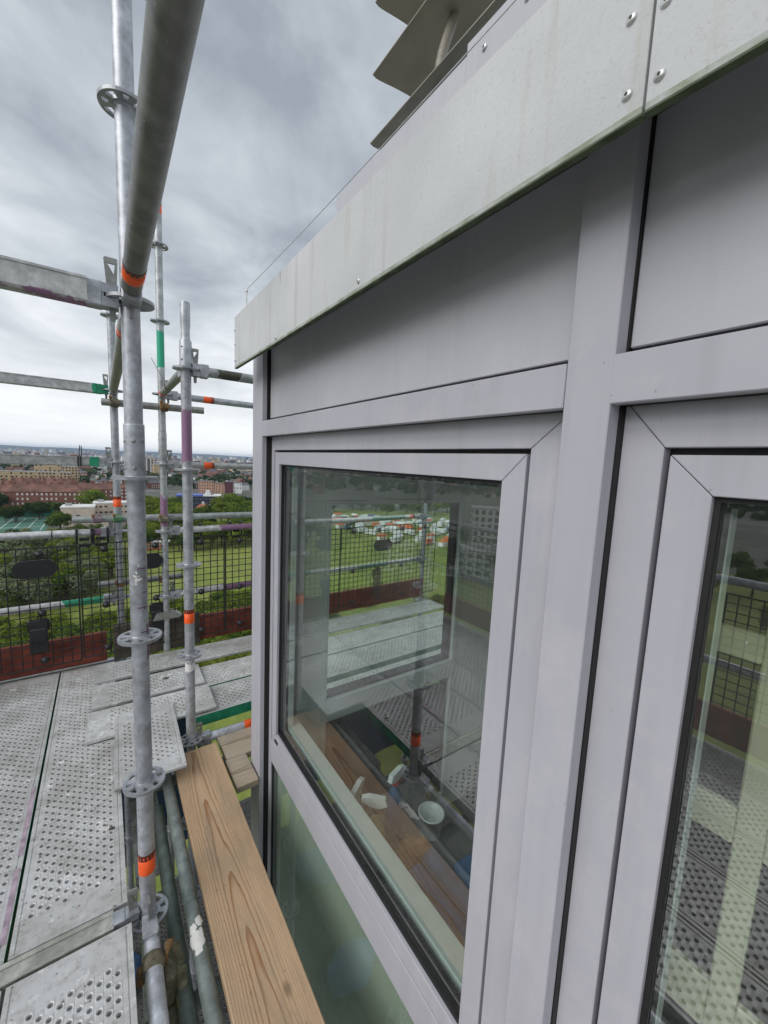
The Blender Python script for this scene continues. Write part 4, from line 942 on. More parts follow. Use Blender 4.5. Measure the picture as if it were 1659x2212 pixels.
def head(parent, d, m=None, root=TR+.004):
    """ledger head at the origin of a rosette: two jaws over and under the disc and a wedge; d is the unit direction of the ledger"""
    m = m or M_galv; a = math.atan2(d[1], d[0])
    b = MB()
    for z0, z1 in ((.0055, .030), (-.030, -.0055)):
        s_ = 1 if z0 > 0 else -1
        b.prism([(root, -.020, z0), (root, .020, z0), (.075, .023, z0), (.098, .024, z0), (.098, -.024, z0), (.075, -.023, z0)], (0, 0, z1-z0), m)
    b.box((.064, -.0235, -.033), (.104, .0235, .033), m, .004); b.box((.062, -.020, -.0054), (.075, .020, .0054), m)
    h = b.build('ledger_head', parent, None, (0, 0, a))
    w = MB(); zt_, zb_ = .105, -.062                                  # the wedge with its keyhole
    o_ = [(.036, -.003, zb_), (.048, -.003, zb_), (.060, -.003, zt_-.004), (.056, -.003, zt_), (.030, -.003, zt_), (.027, -.003, zt_-.004)]
    i_ = [(.037, -.003, zt_-.042), (.0375, -.003, zt_-.042), (.052, -.003, zt_-.016), (.0515, -.003, zt_-.0155), (.0345, -.003, zt_-.0155), (.034, -.003, zt_-.016)]
    n = 6; V = [Vector(p) for p in o_]+[Vector(p) for p in i_]; V2 = [v+Vector((0, .006, 0)) for v in V]
    F = []
    for k in range(n):
        k2 = (k+1) % n; F += [(k, k2, n+k2, n+k), (2*n+k2, 2*n+k, 3*n+k, 3*n+k2), (k, 2*n+k, 2*n+k2, k2), (n+k, n+k2, 3*n+k2, 3*n+k)]
    w.add(V+V2, F, M_galv_dull); w.build('wedge', h)
    return h
def ledger(label, p, q, m=None, tapes=(), ends=(1, 1), u=False, headm=None):
    """a tube (or U profile) between two rosettes p and q; object origin at p, +X along it"""
    p, q = Vector(p), Vector(q); L = (q-p).length; d = (q-p).normalized(); m = m or M_galv
    o = thing('scaffold_ledger', label, 'scaffold tube', p, (0, -math.asin(d.z), math.atan2(d.y, d.x)))
    b = MB(); a0 = .098 if ends[0] else 0.0; a1 = L-(.098 if ends[1] else 0)
    if not u: b.tube((a0, 0, 0), (a1, 0, 0), TR, m, 28, wall=.0035 if not all(ends) else 0)
    else:
        W, H, t_ = .0265, .032, .005
        pts = [(-W, H), (-W-.006, H), (-W-.006, H-.006), (-W-.003, H-.008), (-W, -H+.006), (-W+.006, -H), (W-.006, -H), (W, -H+.006), (W+.003, H-.008), (W+.006, H-.006), (W+.006, H), (W, H), (W-t_, H-t_), (W-t_, -H+t_+.003), (-W+t_, -H+t_+.003), (-W+t_, H-t_)]
        b.prism([(a0, y_, z_) for y_, z_ in pts], (a1-a0, 0, 0), m)
        b.box((a0+.002, -W+t_+.0005, H-.013), (a1-.002, W-t_-.0005, H-.008), m)
    b.build('profile' if u else 'tube', o)
    if ends[0]: head(o, (1, 0), headm)
    if ends[1]:
        h = head(o, (-1, 0), headm); h.location = (L, 0, 0)
    for t_ in tapes: ob('tape_band', TAPE, o, (t_, 0, 0), (rt.uniform(0, 6), R(90), 0) if 0 else (0, R(90), rt.uniform(0, 0)))
    return o
z1, z0, zm1, zm2, zm3 = 0.425, -0.075, -0.575, -1.075, -1.575
zt = z1
ledger('thick tube running overhead towards the viewer from the foreground standard', (MAIN[0]-.001, MAIN[1], z1+.006), (MAIN[0]-.006, MAIN[1]-2.07, z1+.062), galv('overhead_tube', (0.20, 0.205, 0.195), dirt=0.5), (.175,), (1, 1))
ledger('purple edged U profile transom left of the foreground standard', (*MAIN, z1), (-1.60, MAIN[1], z1), galv('u_profile', (0.52, 0.53, 0.52), [(-9, -.0265, PURPLE)], dirt=0.3), (), (1, 1), True)
ledger('dark ledger between the foreground standard and the far standard', (*MAIN, z1), (*FARL, z1), M_galv_dull, (.30,))
ledger('upper far transom with a green painted end', (*FARL, z1), (-1.60, 3.47, z1), galv('u_profile_far', (0.50, 0.52, 0.52), [(0.0, .12, GREEN)], axis=0, dirt=0.25), (), (1, 1), True, M_paint_green)
o = ledger('lower far transom with black cable ties, across the skyline', (*FARL, z0), (-1.60, 3.47, z0), galv('u_profile_far_low', (0.45, 0.46, 0.46), [(0.03, .16, GREEN)], axis=0, dirt=0.3), (), (1, 1), True)
b = MB()
for dx in (0, .014): b.tube((.20+dx, -.034, -.034), (.196+dx*.6, -.036, .105+.004*(dx > 0)), .0028, M_black, 6); b.box((.196+dx, -.036, -.036), (.204+dx, .036, .034), M_black)
b.build('cable_tie', o)
ledger('white far handrail with a purple end above the left mesh panel', (*FARL, zm1), (-1.60, 3.47, zm1), M_rail_white)
ledger('white and green mid rail behind the left mesh panel', (*FARL, zm2), (-1.60, 3.47, zm2), galv('rail_green_end', (0.60, 0.60, 0.60), [(.10, .33, GREEN)], axis=0, dirt=0.15))
ledger('short ledger from the purple banded standard to the far standard', (*S2, z1), (*FAR, z1), M_galv_dull, (.95,))
ledger('stained tube from the purple banded standard behind the building corner', (*S2, z1), (S2[0]+2.0, S2[1], z1), galv('tube_stained', (0.36, 0.38, 0.38), [(.16, .27, (0.06, 0.06, 0.04))], axis=0, dirt=0.3), (), (1, 0))
ledger('upper far ledger with an orange band running behind the building corner', (*FAR, z1), (3.03, 3.47, z1), M_galv, (.28,))
ledger('far guard rail with an orange band on the skyline', (*FAR, z0), (3.03, 3.47, z0), galv('rail_grey_far', (0.42, 0.43, 0.42), dirt=0.35), (.28,))
ledger('white and purple handrail above the right mesh panels', (*FAR, zm1), (3.03, 3.47, zm1), galv('rail_white_purple', (0.60, 0.60, 0.60), [(.40, .82, PURPLE), (1.9, 2.35, (.03, .22, .12))], axis=0, dirt=0.15), (2.42,))
ledger('white and purple mid rail behind the right mesh panels', (*FAR, zm2), (3.03, 3.47, zm2), galv('rail_mid_purple', (0.60, 0.60, 0.60), [(.42, 1.0, PURPLE), (1.75, 2.15, (.03, .25, .14))], axis=0, dirt=0.15), (1.35,))
ledger('dull U profile transom under the deck at the foreground standard', (MAIN[0], MAIN[1], zm3+.016), (-1.60, MAIN[1], zm3+.016), galv('u_profile_dirty', (0.50, 0.50, 0.45), dirt=0.35), (), (1, 1), True)
ledger('bright silver ledger under the foreground standard, running towards the viewer', (*MAIN, zm3), (MAIN[0], MAIN[1]-2.07, zm3), M_galv_bright, (), (1, 1))
ledger('transom under the far end of the deck', (*FARL, zm3), (-1.60, 3.47, zm3), M_galv_dull, (), (1, 1), True)
ledger('short deck ledger with an orange band beside the weathered board', (S2[0], S2[1], zm3-.02), (S2[0]+2.0, S2[1], zm3-.02), M_galv_bright, (.29,), (1, 0))
for z in (zm1, zm2): ledger('outer guard rail on the left side of the scaffold, %s' % ('upper' if z == zm1 else 'lower'), (-1.60, 1.413, z), (-1.60, 3.47, z), M_galv)
for z in (zm1, zm2): ledger('outer guard rail on the near left side of the scaffold, %s' % ('upper' if z == zm1 else 'lower'), (-1.60, -.66, z), (-1.60, 1.413, z), M_galv)

b = MB(); b.path([(S2[0]-.012, 2.92, z1+.022), (S2[0]-.04, 2.95, z1+.07), (S2[0]-.085, 2.99, z1+.17)], .0016, M_black, 5)
b.lathe([(TR+.0005, -.003), (TR+.002, -.002), (TR+.002, .002), (TR+.0005, .003)], (S2[0]+.002, 2.92, z1), (0, 1, 0), M_black, 16)
tag(b.build('cable_tie'), 'thin black cable tie with a long tail on the short ledger', 'cable tie')
# loose tubes fixed with clamps
def loose(label, p, q, m, clamps=()):
    p, q = Vector(p), Vector(q); d = (q-p); L = d.length
    o = thing('loose_tube', label, 'scaffold tube', p, (0, 0, math.atan2(d.y, d.x)))
    b = MB(); b.tube((0, 0, 0), (L, 0, 0), TR, m, 28, wall=.0035); b.build('tube', o); return o
def clamp(label, x, y, z, m, along='x', side=-1, bm=M_rust):
    """coupler at a crossing: one band round the horizontal tube, one round the standard, bolts between"""
    o = thing('tube_clamp', label, 'clamp', (x, y, z))
    b = MB(); ax = (1, 0, 0) if along == 'x' else (0, 1, 0)
    c = Vector(ax)*-.024
    b.lathe([(TR+.0008, 0), (TR+.006, .002), (TR+.007, .024), (TR+.006, .046), (TR+.0008, .048)], c, ax, m, 20); b.build('tube_band', o)
    b = MB(); off = (0, side*.0, 0)
    b.box((-.030, -.034+side*.030, -.016), (.030, .034+side*.030, .016), m, .006); b.build('body', o)
    for sx in (-.026,):
        b = MB(); b.tube((sx, side*.02, -.01), (sx*.9, side*.055, .032), .006, bm, 8); b.lathe([(.011, 0), (.011, .010), (.007, .013)], (sx*.9, side*.052, .028), (0, side, .9), bm, 6); b.build('bolt', o)
    return o
SY = 3.47-2*TR-.002
loose('short brown-grey tube clamped across the two far standards above the skyline', (0.005, SY-.008, 0.335), (0.635, FAR[1]-2*TR-.002, 0.328), M_galv_dull)
clamp('rusty clamp on the far left end of the short skyline tube', FARL[0]+.003, SY-.012, .335, M_brass)
clamp('rusty clamp on the short skyline tube at the green painted standard', FAR[0]+.01, FAR[1]-2*TR-.002, .331, M_rust)
loose('long grey tube clamped below the skyline across the far standards', (-0.185, SY, -.474), (1.75, FAR[1]-2*TR+.012, -.474), galv('tube_greyish', (0.34, 0.37, 0.36), dirt=0.4))
clamp('mauve clamp on the long grey tube, left of the green clamp', -.045, SY, -.474, plain('mauve_clamp', (0.20, 0.14, 0.17), .6, var=.3))
clamp('green clamp on the long grey tube', FARL[0], SY, -.474, plain('green_clamp', (0.05, 0.17, 0.07), .6, var=.3))
clamp('rusty brown clamp on the long grey tube at the far standard', FAR[0]-.012, FAR[1]-2*TR, -.474, M_brass)
loose('short dull tube clamped low behind the mesh panel', (-0.06, SY+.09, -.975), (0.50, SY+.09, -.985), M_galv_dull)
clamp('rusty clamp on the low tube at the left far standard', FARL[0], SY+.09, -.978, M_rust, side=-1)
clamp('rusty clamp on the low tube at the right far standard', FAR[0], SY+.09, -.983, M_rust, side=-1)
loose('grey tube lying against the new plank', (.212, -1.2, -1.628), (.212, 2.12, -1.628), M_grey_tube)
loose('green stained tube lying lower beside the grey tube', (.158, -1.2, -1.690), (.158, 2.0, -1.690), M_green_tube)
loose('grey cross tube under the bright silver ledger', (-.35, 1.195, -1.742), (.45, 1.195, -1.742), M_grey_tube)
loose('cross tube carrying the plank at its far end', (.05, 2.12, -1.645-.02), (.9, 2.12, -1.645-.02), M_grey_tube)
def crust(name, label, cat, cx, cz, y0, y1, a0, a1, n, mm, seed):
    """thin ragged flakes lying on the upper side of a tube along Y"""
    rg = random.Random(seed); b = MB()
    for i in range(n):
        a = rg.uniform(a0, a1); y = rg.gauss((y0+y1)/2, (y1-y0)/5); k = 9; t_ = TR+.0006+i*.00006; w = rg.uniform(.005, .014); V = [((TR+.0022+i*.00006)*math.sin(a)+cx, y, cz+(TR+.0022+i*.00006)*math.cos(a))]
        for q in range(k):
            th = 2*math.pi*q/k; rr = w*rg.uniform(.6, 1.3); aa = a+rr*math.cos(th)/TR; V.append((cx+t_*math.sin(aa), y+rr*1.5*math.sin(th), cz+t_*math.cos(aa)))
        b.add(V, [(0, q+1, (q+1) % k+1) for q in range(k)], mm, True)
    o = b.build(name); tag(o, label, cat, None, 'stuff'); return o
crust('plaster_splash', 'white plaster splash stuck on the grey tube beside the plank', 'plaster', .212, -1.628, 1.20, 1.36, -.9, .5, 22, M_white_spl, 2)
crust('cement_crust', 'crusted yellowish cement on the green stained tube', 'cement', .158, -1.690, 1.16, 1.38, -1.2, .3, 34, M_grime, 3)
# the rusty swivel clamp on the bright ledger
o = thing('swivel_clamp', 'rusty swivel clamp around the bright silver ledger', 'clamp', (.078, 1.245, zm3))
b = MB(); b.lathe([(TR+.0008, -.022), (TR+.006, -.020), (TR+.008, 0), (TR+.006, .020), (TR+.0008, .022)], (0, 0, 0), (.18, 1, .12), M_brass, 22); b.build('tube_band', o)
b = MB(); b.tube((.030, .0, -.03), (.045, .01, .032), .007, M_rust, 8); b.lathe([(.013, 0), (.013, .012), (.008, .016)], (.043, .008, .022), (.25, .1, 1), M_rust, 6); b.build('bolt', o)
b = MB(); b.box((-.045, -.014, -.045), (-.024, .018, .002), M_rust, .006); b.build('hinge', o)
b = MB(); b.lathe([(TR+.0008, -.024), (TR+.007, -.021), (TR+.009, 0), (TR+.007, .021), (TR+.0008, .024)], (.040, -.050, -.167), (1, 0, 0), M_brass, 20); b.build('lower_band', o)
b = MB(); b.box((.022, -.045, -.135), (.058, .012, -.028), M_brass, .008); b.build('saddle', o)

# ------------------------------------------------------------------ deck planks
def plank_mesh(name, L, W, h=0.055, side=None, ends=0.075, m=None):
    """perforated steel plank along +Y from 0 to L, x from 0 to W, top at z=0: real holes in staggered columns"""
    m = m or M_deck; side = side or m; b = MB()
    px, py, r = 0.0222, 0.0358, 0.0064; mg = 0.027
    n = int((W-2*mg)/px); x0 = (W-n*px)/2; ny = int((L-2*ends)/py)-1; y0 = (L-(ny+0.5)*py)/2
    top = []; V = []; F = []
    def quad(a, c, d, e_): o_ = len(V); V.extend((a, c, d, e_)); F.append((o_, o_+1, o_+2, o_+3))
    def rect(xa, xb, ya, yb_, z=0.0): quad((xa, ya, z), (xb, ya, z), (xb, yb_, z), (xa, yb_, z))
    oct_ = [(math.cos(math.pi*k/4), math.sin(math.pi*k/4)) for k in range(8)]
    rng = random.Random(int(L*100+W*1000))
    for i in range(n):
        xa, xb = x0+i*px, x0+(i+1)*px; xc = (xa+xb)/2; sh = py/2*(i % 2); ys = y0+sh
        rect(xa, xb, ends*0.4 if 0 else 0.006, ys); rect(xa, xb, ys+ny*py, L-0.006)
        for j in range(ny):
            ya = ys+j*py; yb_ = ya+py; yc = (ya+yb_)/2; o_ = len(V)
            sq = [(xb, yc), (xb, yb_), (xc, yb_), (xa, yb_), (xa, yc), (xa, ya), (xc, ya), (xb, ya)]
            V.extend([(x, y, 0) for x, y in sq]); V.extend([(xc+c*r*1.42, yc+s*r*1.42, 0.0012) for c, s in oct_]); V.extend([(xc+c*r, yc+s*r, -0.0005) for c, s in oct_]); V.extend([(xc+c*r, yc+s*r, -0.013) for c, s in oct_])
            for k in range(8):
                k2 = (k+1) % 8
                F.append((o_+k, o_+k2, o_+8+k2, o_+8+k)); F.append((o_+8+k, o_+8+k2, o_+16+k2, o_+16+k)); F.append((o_+16+k, o_+16+k2, o_+24+k2, o_+24+k))
    # plain margins with a rolled groove
    for xa, xb in ((0.0, x0), (x0+n*px, W)):
        w_ = xb-xa; s1, s2 = xa+w_*.40, xa+w_*.62
        rect(xa, s1, 0.006, L-.006); rect(s2, xb, 0.006, L-.006)
        quad((s1, .006, 0), (s1+w_*.08, .006, -.003), (s1+w_*.08, L-.006, -.003), (s1, L-.006, 0)); quad((s1+w_*.08, .006, -.003), (s2-w_*.08, .006, -.003), (s2-w_*.08, L-.006, -.003), (s1+w_*.08, L-.006, -.003)); quad((s2-w_*.08, .006, -.003), (s2, .006, 0), (s2, L-.006, 0), (s2-w_*.08, L-.006, -.003))
    b.add(V, F, m)
    # sides and ends
    for x, e_ in ((0, 1), (W, -1)):
        b.add([(x, 0, 0), (x, L, 0), (x, L, -h), (x, 0, -h)], [(0, 1, 2, 3)], side); b.add([(x, 0, -h), (x, L, -h), (x+e_*.02, L, -h), (x+e_*.02, 0, -h)], [(0, 1, 2, 3)], side)
        b.add([(x+e_*.0015, 0, -.001), (x+e_*.0015, L, -.001), (x+e_*.0015, L, -h), (x+e_*.0015, 0, -h)], [(0, 1, 2, 3)], side)
    for y in (0.0, L): b.add([(0, y, 0), (W, y, 0), (W, y, -h*.7), (0, y, -h*.7)], [(0, 1, 2, 3)], m)
    for y in (0.0, L-.006): b.add([(0, y, 0), (W, y, 0), (W, y+.006, 0), (0, y+.006, 0)], [(0, 1, 2, 3)], m)
    return b.mesh(name)
PM = {}
def plank(label, x, y, z, L, W, along='y', group=None, side=None, tilt=0.0, rz=0.0, name='deck_plank', h=0.055):
    key = (round(L, 3), round(W, 3), side.name if side else '', h, name)
    if key not in PM: PM[key] = plank_mesh(name, L, W, h, side=side, m=M_lower_shade if name == 'lower_plank' else None)
    o = ob(name, PM[key], None, (x, y, z), (tilt, 0, (0 if along == 'y' else R(-90))+R(rz)))
    tag(o, label, 'scaffold plank', group); return o
W_ = 0.303
nm = ['beside the foreground standard', 'left of the green gap', 'third from the foreground standard', 'fourth from the foreground standard', 'outermost by the left guard']
for i in range(5):
    gs = M_paint_green if i in (0, 1) else None
    plank('long perforated steel plank, far bay, '+nm[i], 0.020-W_-i*0.3125, 1.452, DZ-.001*i, 1.935, W_, 'y', 'perforated planks of the far bay', gs)
    plank('long perforated steel plank, near bay, '+nm[i], 0.028-W_-i*0.3125, 1.372-2.0, DZ+.0-.001*i, 2.0, W_, 'y', 'perforated planks of the near bay', None)
M_faded = plain('faded_purple', (0.40, 0.31, 0.375), 0.6, var=0.35, scale=25)
for o in list(COL.objects):
    if o.get('label', '').endswith('far bay, left of the green gap'):
        for ya_, yb_ in ((.06, .34), (.40, .78)):
            q = MB(); q.box((W_-.020, ya_, .0006), (W_-.004, yb_, .0012), M_faded); q.build('paint_mark', o)
# planks laid across on top, and those of the right-hand bay
zo = DZ+0.024
def across(label, x0, yhi, z, L, W, rz=0, side=None, group='planks lying across the deck', h=0.014):
    return plank(label, x0, yhi, z, L, W, 'x', group, side, 0, rz, 'deck_plank', h)
across('farthest plank lying across the deck against the toe boards', -.09, 3.335, zo-.008, 3.1, .262, -1.0)
across('middle overlapping plank lying across the deck', -.10, 3.02, zo-.004, .62, .275, -1.2)
across('nearest overlapping plank lying across the deck beside the banded standard', -.115, 2.705, zo, .64, .285, -1.4)
across('perforated plank running behind the building corner, middle', .40, 2.995, DZ-.004, 2.6, .285, 0, M_paint_green, 'planks of the right-hand bay', .055)
across('perforated plank with a green edge running behind the building corner, nearest', .40, 2.69, DZ-.002, 2.6, .295, 0, M_paint_green, 'planks of the right-hand bay', .065)
across('perforated plank tight against the end wall, seen through the corner window', .80, 2.33, DZ-.003, 2.2, .30, 0, None, 'planks of the right-hand bay', .055)
o = plank('short perforated plank on top, ending at the timber plank', -.005, 1.985, zo+.008, .59, .293, 'y', None, None, 0.006, -1.2, 'deck_plank', .016)
plank('narrow perforated plank lying low behind the foreground standard', .055, 1.735, -1.74, .50, .118, 'y')
# lower lift seen through the gaps
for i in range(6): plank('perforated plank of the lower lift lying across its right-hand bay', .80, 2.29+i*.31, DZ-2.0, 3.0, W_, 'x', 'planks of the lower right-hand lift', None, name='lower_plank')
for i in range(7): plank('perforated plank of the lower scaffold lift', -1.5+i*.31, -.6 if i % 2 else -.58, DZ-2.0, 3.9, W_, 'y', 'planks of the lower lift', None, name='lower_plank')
b = MB()  # dark sheet added so the deck holes look shaded
for i in range(11):
    x = -1.6+i*.2; b.add([(x, 3.62+.012*math.sin(i*2.1), DZ-1.95), (x+.2, 3.62+.012*math.sin(i*2.1+2.1), DZ-1.95), (x+.2, 3.62+.012*math.sin(i*2.1+2.1), -1.80), (x, 3.62+.012*math.sin(i*2.1), -1.80)], [(0, 1, 2, 3)], plain('dark_blue_backing', (0.02, 0.045, 0.08), 0.8, var=0.3, scale=6), True)
tag(b.build('added_dark_sheet'), 'dark blue sheet added outside the lower lift to darken the deck holes', 'sheet')
b = MB()  # added dark sheet, keeps the window dark behind the deck's reflection
for i in range(14):
    x = .80+i*.22; b.add([(x, 2.04+.010*math.sin(i*1.9), DZ-2.0), (x+.22, 2.04+.010*math.sin(i*1.9+1.9), DZ-2.0), (x+.22, 2.04+.010*math.sin(i*1.9+1.9), -1.60), (x, 2.04+.010*math.sin(i*1.9), -1.60)], [(0, 1, 2, 3)], plain('dark_backing', (0.03, 0.033, 0.036), 0.85, var=0.3, scale=6) if i == 0 else bpy.data.materials['dark_backing'], True)
tag(b.build('added_dark_sheet'), 'dark sheet added under the deck to darken the view through the corner window', 'sheet')
rg = random.Random(9)
def sack(x, y, z, s, m, lab):
    bm = bmesh.new(); bmesh.ops.create_icosphere(bm, subdivisions=3, radius=1)
    for v in bm.verts:
        k = 1+.13*math.sin(v.co.x*5+x*9)*math.cos(v.co.y*4+v.co.z*6)+rg.uniform(-.03, .03); v.co = Vector((v.co.x*s*k, v.co.y*s*1.4*k, max(-.75, v.co.z)*s*.62*k))
    b = MB(); b.bm(bm, m, True); tag(b.build('rubble_sack', None, (x, y, z+s*.36), (0, 0, rg.uniform(0, 3))), lab, 'sack', 'sacks on the lower lift')
for i, (x, y, s) in enumerate(((.02, 2.0, .13), (-.10, 2.75, .15))):
    sack(x, y, DZ-2.0, s, M_bluebag if i % 3 else M_blue, 'blue sack on the lower lift seen through gaps in the deck')
# the timber
def timber(name, label, x0, x1, y0, y1, z, m, th=.038, rz=0.0):
    b = MB(); b.box((-(x1-x0)/2, -(y1-y0)/2, -th/2), ((x1-x0)/2, (y1-y0)/2, th/2), m, .0022)
    o = b.build(name, None, ((x0+x1)/2, (y0+y1)/2, z-th/2), (0, 0, R(rz))); tag(o, label, 'plank'); return o
timber('timber_plank', 'new yellow timber plank lying along the foot of the windows', .250, .467, -1.4, 2.19, -1.585, M_wood)
def cross_board(label, x0, x1, y0, y1, z, th=.036):
    b = MB(); hx, hy = (y1-y0)/2, (x1-x0)/2; b.box((-hx, -hy, -th/2), (hx, hy, th/2), M_wood_old, .003)
    tag(b.build('weathered_board', None, ((x0+x1)/2, (y0+y1)/2, z-th/2), (0, 0, R(91))), label, 'plank')
cross_board('short weathered board end between the new plank and the building corner', .483, .592, 1.83, 2.045, -1.603)
cross_board('weathered grey-brown board running behind the building corner', .488, 1.6, 2.052, 2.30, -1.600)
timber('toe_board', 'red-brown toe board at the far left of the deck', -1.6, -.02, 3.410, 3.443, -1.305, M_toe_red, .215)
timber('toe_board', 'red-brown toe board at the right running behind the building corner', .44, 3.0, 3.410, 3.443, -1.300, M_toe_red, .205)
timber('toe_board', 'grimy overlapping board between the two red toe boards', .02, .60, 3.374, 3.407, -1.262, M_toe_old, .255)
timber('toe_board', 'red-brown toe board along the left side of the scaffold', -1.56, -1.53, -.7, 3.36, -1.31, M_toe_red, .19)
o = thing('toe_board_bracket', 'grey folded plate over the grimy toe board by the far standard', 'bracket', (.345, 3.36, -1.25))
b = MB(); b.prism([(-.075, -.04, 0), (.10, -.04, 0), (.12, -.04, .015), (.06, -.04, .055), (-.05, -.04, .055)], (0, .07, 0), M_galv_dull); b.build('plate', o)
# litter on the deck
for i, (x, y, w, mm, lab) in enumerate(((.33, 2.93, .03, M_white_spl, 'white plaster crumb beside the banded standard'), (.30, 2.90, .035, M_toe_old, 'brown dirt clod beside the white crumb'), (.16, 2.33, .02, M_blue, 'scrap of blue plastic on the short plank'), (.235, 2.16, .02, M_toe_old, 'brown clod on the short plank'), (-.02, 1.80, .02, M_toe_old, 'dark stone chip at the plank edge'))):
    b = MB(); b.lathe([(w*.6, 0), (w*.5, .005), (w*.2, .008)], (0, 0, 0), (0.1, 0.1, 1), mm, 7, False); o = b.build('debris', None, (x, y, zo+.0005 if x > .1 else DZ+.002)); o.scale = (1, .5, 1); tag(o, lab, 'debris')

# ------------------------------------------------------------------ mesh guard panels
def wire_mesh(L, r=.0022):
    b = MB(); b.tube((0, 0, 0), (L, 0, 0), r, M_wire, 6); return b.mesh('wire')
WM = {}
def wobj(name, parent, p, q, r=.0022):
    p, q = Vector(p), Vector(q); L = (q-p).length; key = (round(L, 3), r)
    if key not in WM: WM[key] = wire_mesh(L, r)
    d = (q-p).normalized(); rot = (0, R(90) if d.z < -.5 else (R(-90) if d.z > .5 else 0), 0)
    return ob(name, WM[key], parent, p, rot)
cb_m = MB(); cb_m.lathe([(.006, 0), (.024, .002), (.024, .010), (.017, .016), (.010, .018), (.009, .026), (.004, .028)], (0, 0, 0), (0, -1, 0), M_black, 14); CLIPD = cb_m.mesh('clamp_disc'); cb_m.fix(CLIPD)
def mesh_panel(label, x0, x1, y, ztop, zbot, notch=None, ovals=(), clips=(), rotz=0.0, loc=None, discs=True, group='black mesh guard panels'):
    o = thing('mesh_panel', label, 'guard panel', loc or (0, y, 0), (0, 0, rotz), group)
    n = max(2, round((x1-x0)/.052)); p_ = (x1-x0)/n; m_ = round((ztop-zbot)/.0515); q_ = (ztop-zbot)/m_
    def blocked(x): return notch and notch[0] < x < notch[1]
    for i in range(n+1):
        x = x0+i*p_; edge = i in (0, n); zb = notch[2] if blocked(x) else zbot
        wobj('frame_wire' if edge else 'vertical_wire', o, (x, 0, ztop), (x, 0, zb), .0052 if edge else .0034)
    for j in range(m_+1):
        z = zbot+j*q_; edge = j in (0, m_)
        if notch and z < notch[2]-.001 and not edge or (notch and j == 0):
            if notch[0] > x0: wobj('horizontal_wire', o, (x0, -.0045, z), (notch[0], -.0045, z), .0022)
            if notch[1] < x1: wobj('horizontal_wire', o, (notch[1], -.0045, z), (x1, -.0045, z), .0022)
        else: wobj('frame_wire' if edge else 'horizontal_wire', o, (x0, -.0045, z), (x1, -.0045, z), .0052 if edge else .0034)
    for (cx, cz, w, h) in ovals:
        b = MB(); pts = []
        for k in range(24):
            a = 2*math.pi*k/24; pts.append((cx+(w/2-h/2)*(1 if math.cos(a) > 0 else -1)+h/2*math.cos(a), -.016, cz+h/2*math.sin(a)))
        b.prism(pts, (0, .008, 0), M_black); b.build('name_plate', o)
    for (cx, zt_, zb_, w) in clips:
        b = MB(); b.box((cx-w/2, -.006, zt_-.085), (cx+w/2, .028, zt_), M_black, .012); b.box((cx-w*.4, -.016, zt_-.15), (cx+w*.4, .006, zt_-.06), M_black, .008)
        b.box((cx-w*.42, -.012, zb_), (cx+w*.42, -.001, zt_-.12), M_black, .005)
        for k in range(6): b.box((cx-w*.36+k*w*.13, -.017, zt_-.175), (cx-w*.31+k*w*.13, -.011, zt_-.135), M_black)
        b.build('toe_clip', o)
    if discs:
        nx = max(2, round((x1-x0)/.30))
        for i in range(nx):
            x = x0+(i+.45)*(x1-x0)/nx
            for z in (ztop-.04, zm2+.0, zbot+.05):
                if notch and notch[0]-.02 < x < notch[1]+.02 and z < -1.3: continue
                ob('clamp_disc', CLIPD, o, (x+.012*math.sin(x*40), -.006, z))
    return o
PY = 3.395-.045
ZT_, ZB_ = -.640, -1.440
mesh_panel('mesh guard panel at the far left with a large black oval plate', -1.50, -.165, PY, ZT_, ZB_-.012, (-.335, 9, -1.12) and None, [(-.382, -.776, .225, .118), (-1.2, -.776, .225, .118)], [(-.385, -1.12, -1.35, .115), (-1.25, -1.12, -1.35, .115)])
mesh_panel('mesh guard panel behind the foreground standard', -.150, .785, PY, ZT_+.006, ZB_, None, [(.235, -.79, .215, .118)], [(.30, -1.12, -1.35, .10)])
mesh_panel('mesh guard panel at the building corner', .797, 1.86, PY, ZT_, ZB_-.004, None, [], [], )
mesh_panel('mesh guard panel seen through the corner window', 1.872, 3.10, PY, ZT_+.004, ZB_, None, [(2.36, -.84, .225, .118)], [(2.31, -1.10, -1.36, .11)])
for yy, w in ((-.60, 'near'), (.75, 'middle'), (2.09, 'far')):
    mesh_panel('mesh guard panel on the left side of the scaffold, %s one' % w, 0, 1.27, 0, ZT_, ZB_, None, [(.75, -.8, .225, .118)], [(.75, -1.12, -1.35, .11)], R(90), (-1.545, yy, 0), False, 'mesh guard panels on the left side')
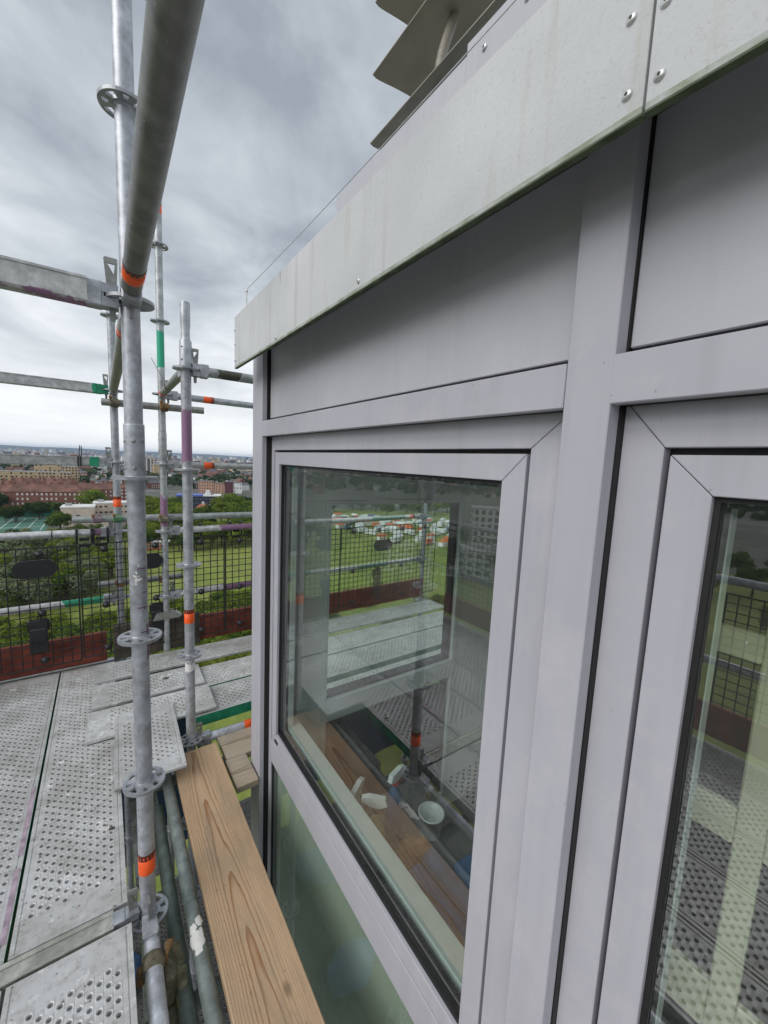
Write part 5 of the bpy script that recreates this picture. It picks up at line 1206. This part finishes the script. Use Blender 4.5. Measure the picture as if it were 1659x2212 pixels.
# hooks of the panels over the handrail
def hook(x, lab, w=.085):
    o = thing('rail_hook', lab, 'hook', (x, 0, 0)); b = MB(); y0 = 3.47; r = .0075
    zz = zm1; h = w/2
    for sx in (-h, h):
        b = MB(); b.path([(sx, y0-.030, ZT_-.01), (sx, y0-.034, zz-.01), (sx, y0-.026, zz+.022), (sx, y0, zz+.031), (sx, y0+.028, zz+.018), (sx, y0+.030, zz-.015)], r, M_black, 8); b.build('strap', o)
    b = MB(); b.box((-h+.008, y0-.041, ZT_-.030), (h-.008, y0-.030, ZT_-.012), M_black, .004); b.build('crossbar', o)
    b = MB(); b.box((-h+.014, y0-.037, zz-.052), (h-.014, y0-.028, zz-.03), M_black, .004); b.build('grip', o)
    tag(o, None, None, 'hooks over the handrail'); return o
hook(-.125, 'black hook over the handrail, left one of the pair'); hook(-.032, 'black hook over the handrail, next to the far standard')
hook(.585, 'black hook over the purple handrail, right of the far standard'); hook(.905, 'black hook over the purple handrail by the building corner')
hook(2.02, 'black hook over the handrail seen through the corner window')
for x, lab in ((-.30, 'thin black tie round the white handrail'), ):
    b = MB(); b.lathe([(TR+.0005, -.003), (TR+.002, -.002), (TR+.002, .002), (TR+.0005, .003)], (x, 3.47, zm1), (1, 0, 0), M_black, 18); b.tube((x, 3.442, zm1-.01), (x, 3.44, ZT_-.01), .002, M_black, 6); tag(b.build('cable_tie'), lab, 'cable tie')

# ------------------------------------------------------------------ haze
b = MB(); b.box((-13400, -13400, GZ-1), (13400, 13400, 70), M_hill)
me = b.mesh('haze'); me.materials.clear()
mh = bpy.data.materials.new('haze_air'); mh.use_nodes = True; t = mh.node_tree; t.nodes.clear()
o_ = N(t, 'ShaderNodeOutputMaterial'); v_ = N(t, 'ShaderNodeVolumePrincipled')
v_.inputs['Color'].default_value = (0.56, 0.73, 1.0, 1); v_.inputs['Density'].default_value = 0.000075; v_.inputs['Anisotropy'].default_value = 0.2
t.links.new(v_.outputs[0], o_.inputs['Volume']); me.materials.append(mh)
tag(ob('haze', me), None, None, None, 'stuff')
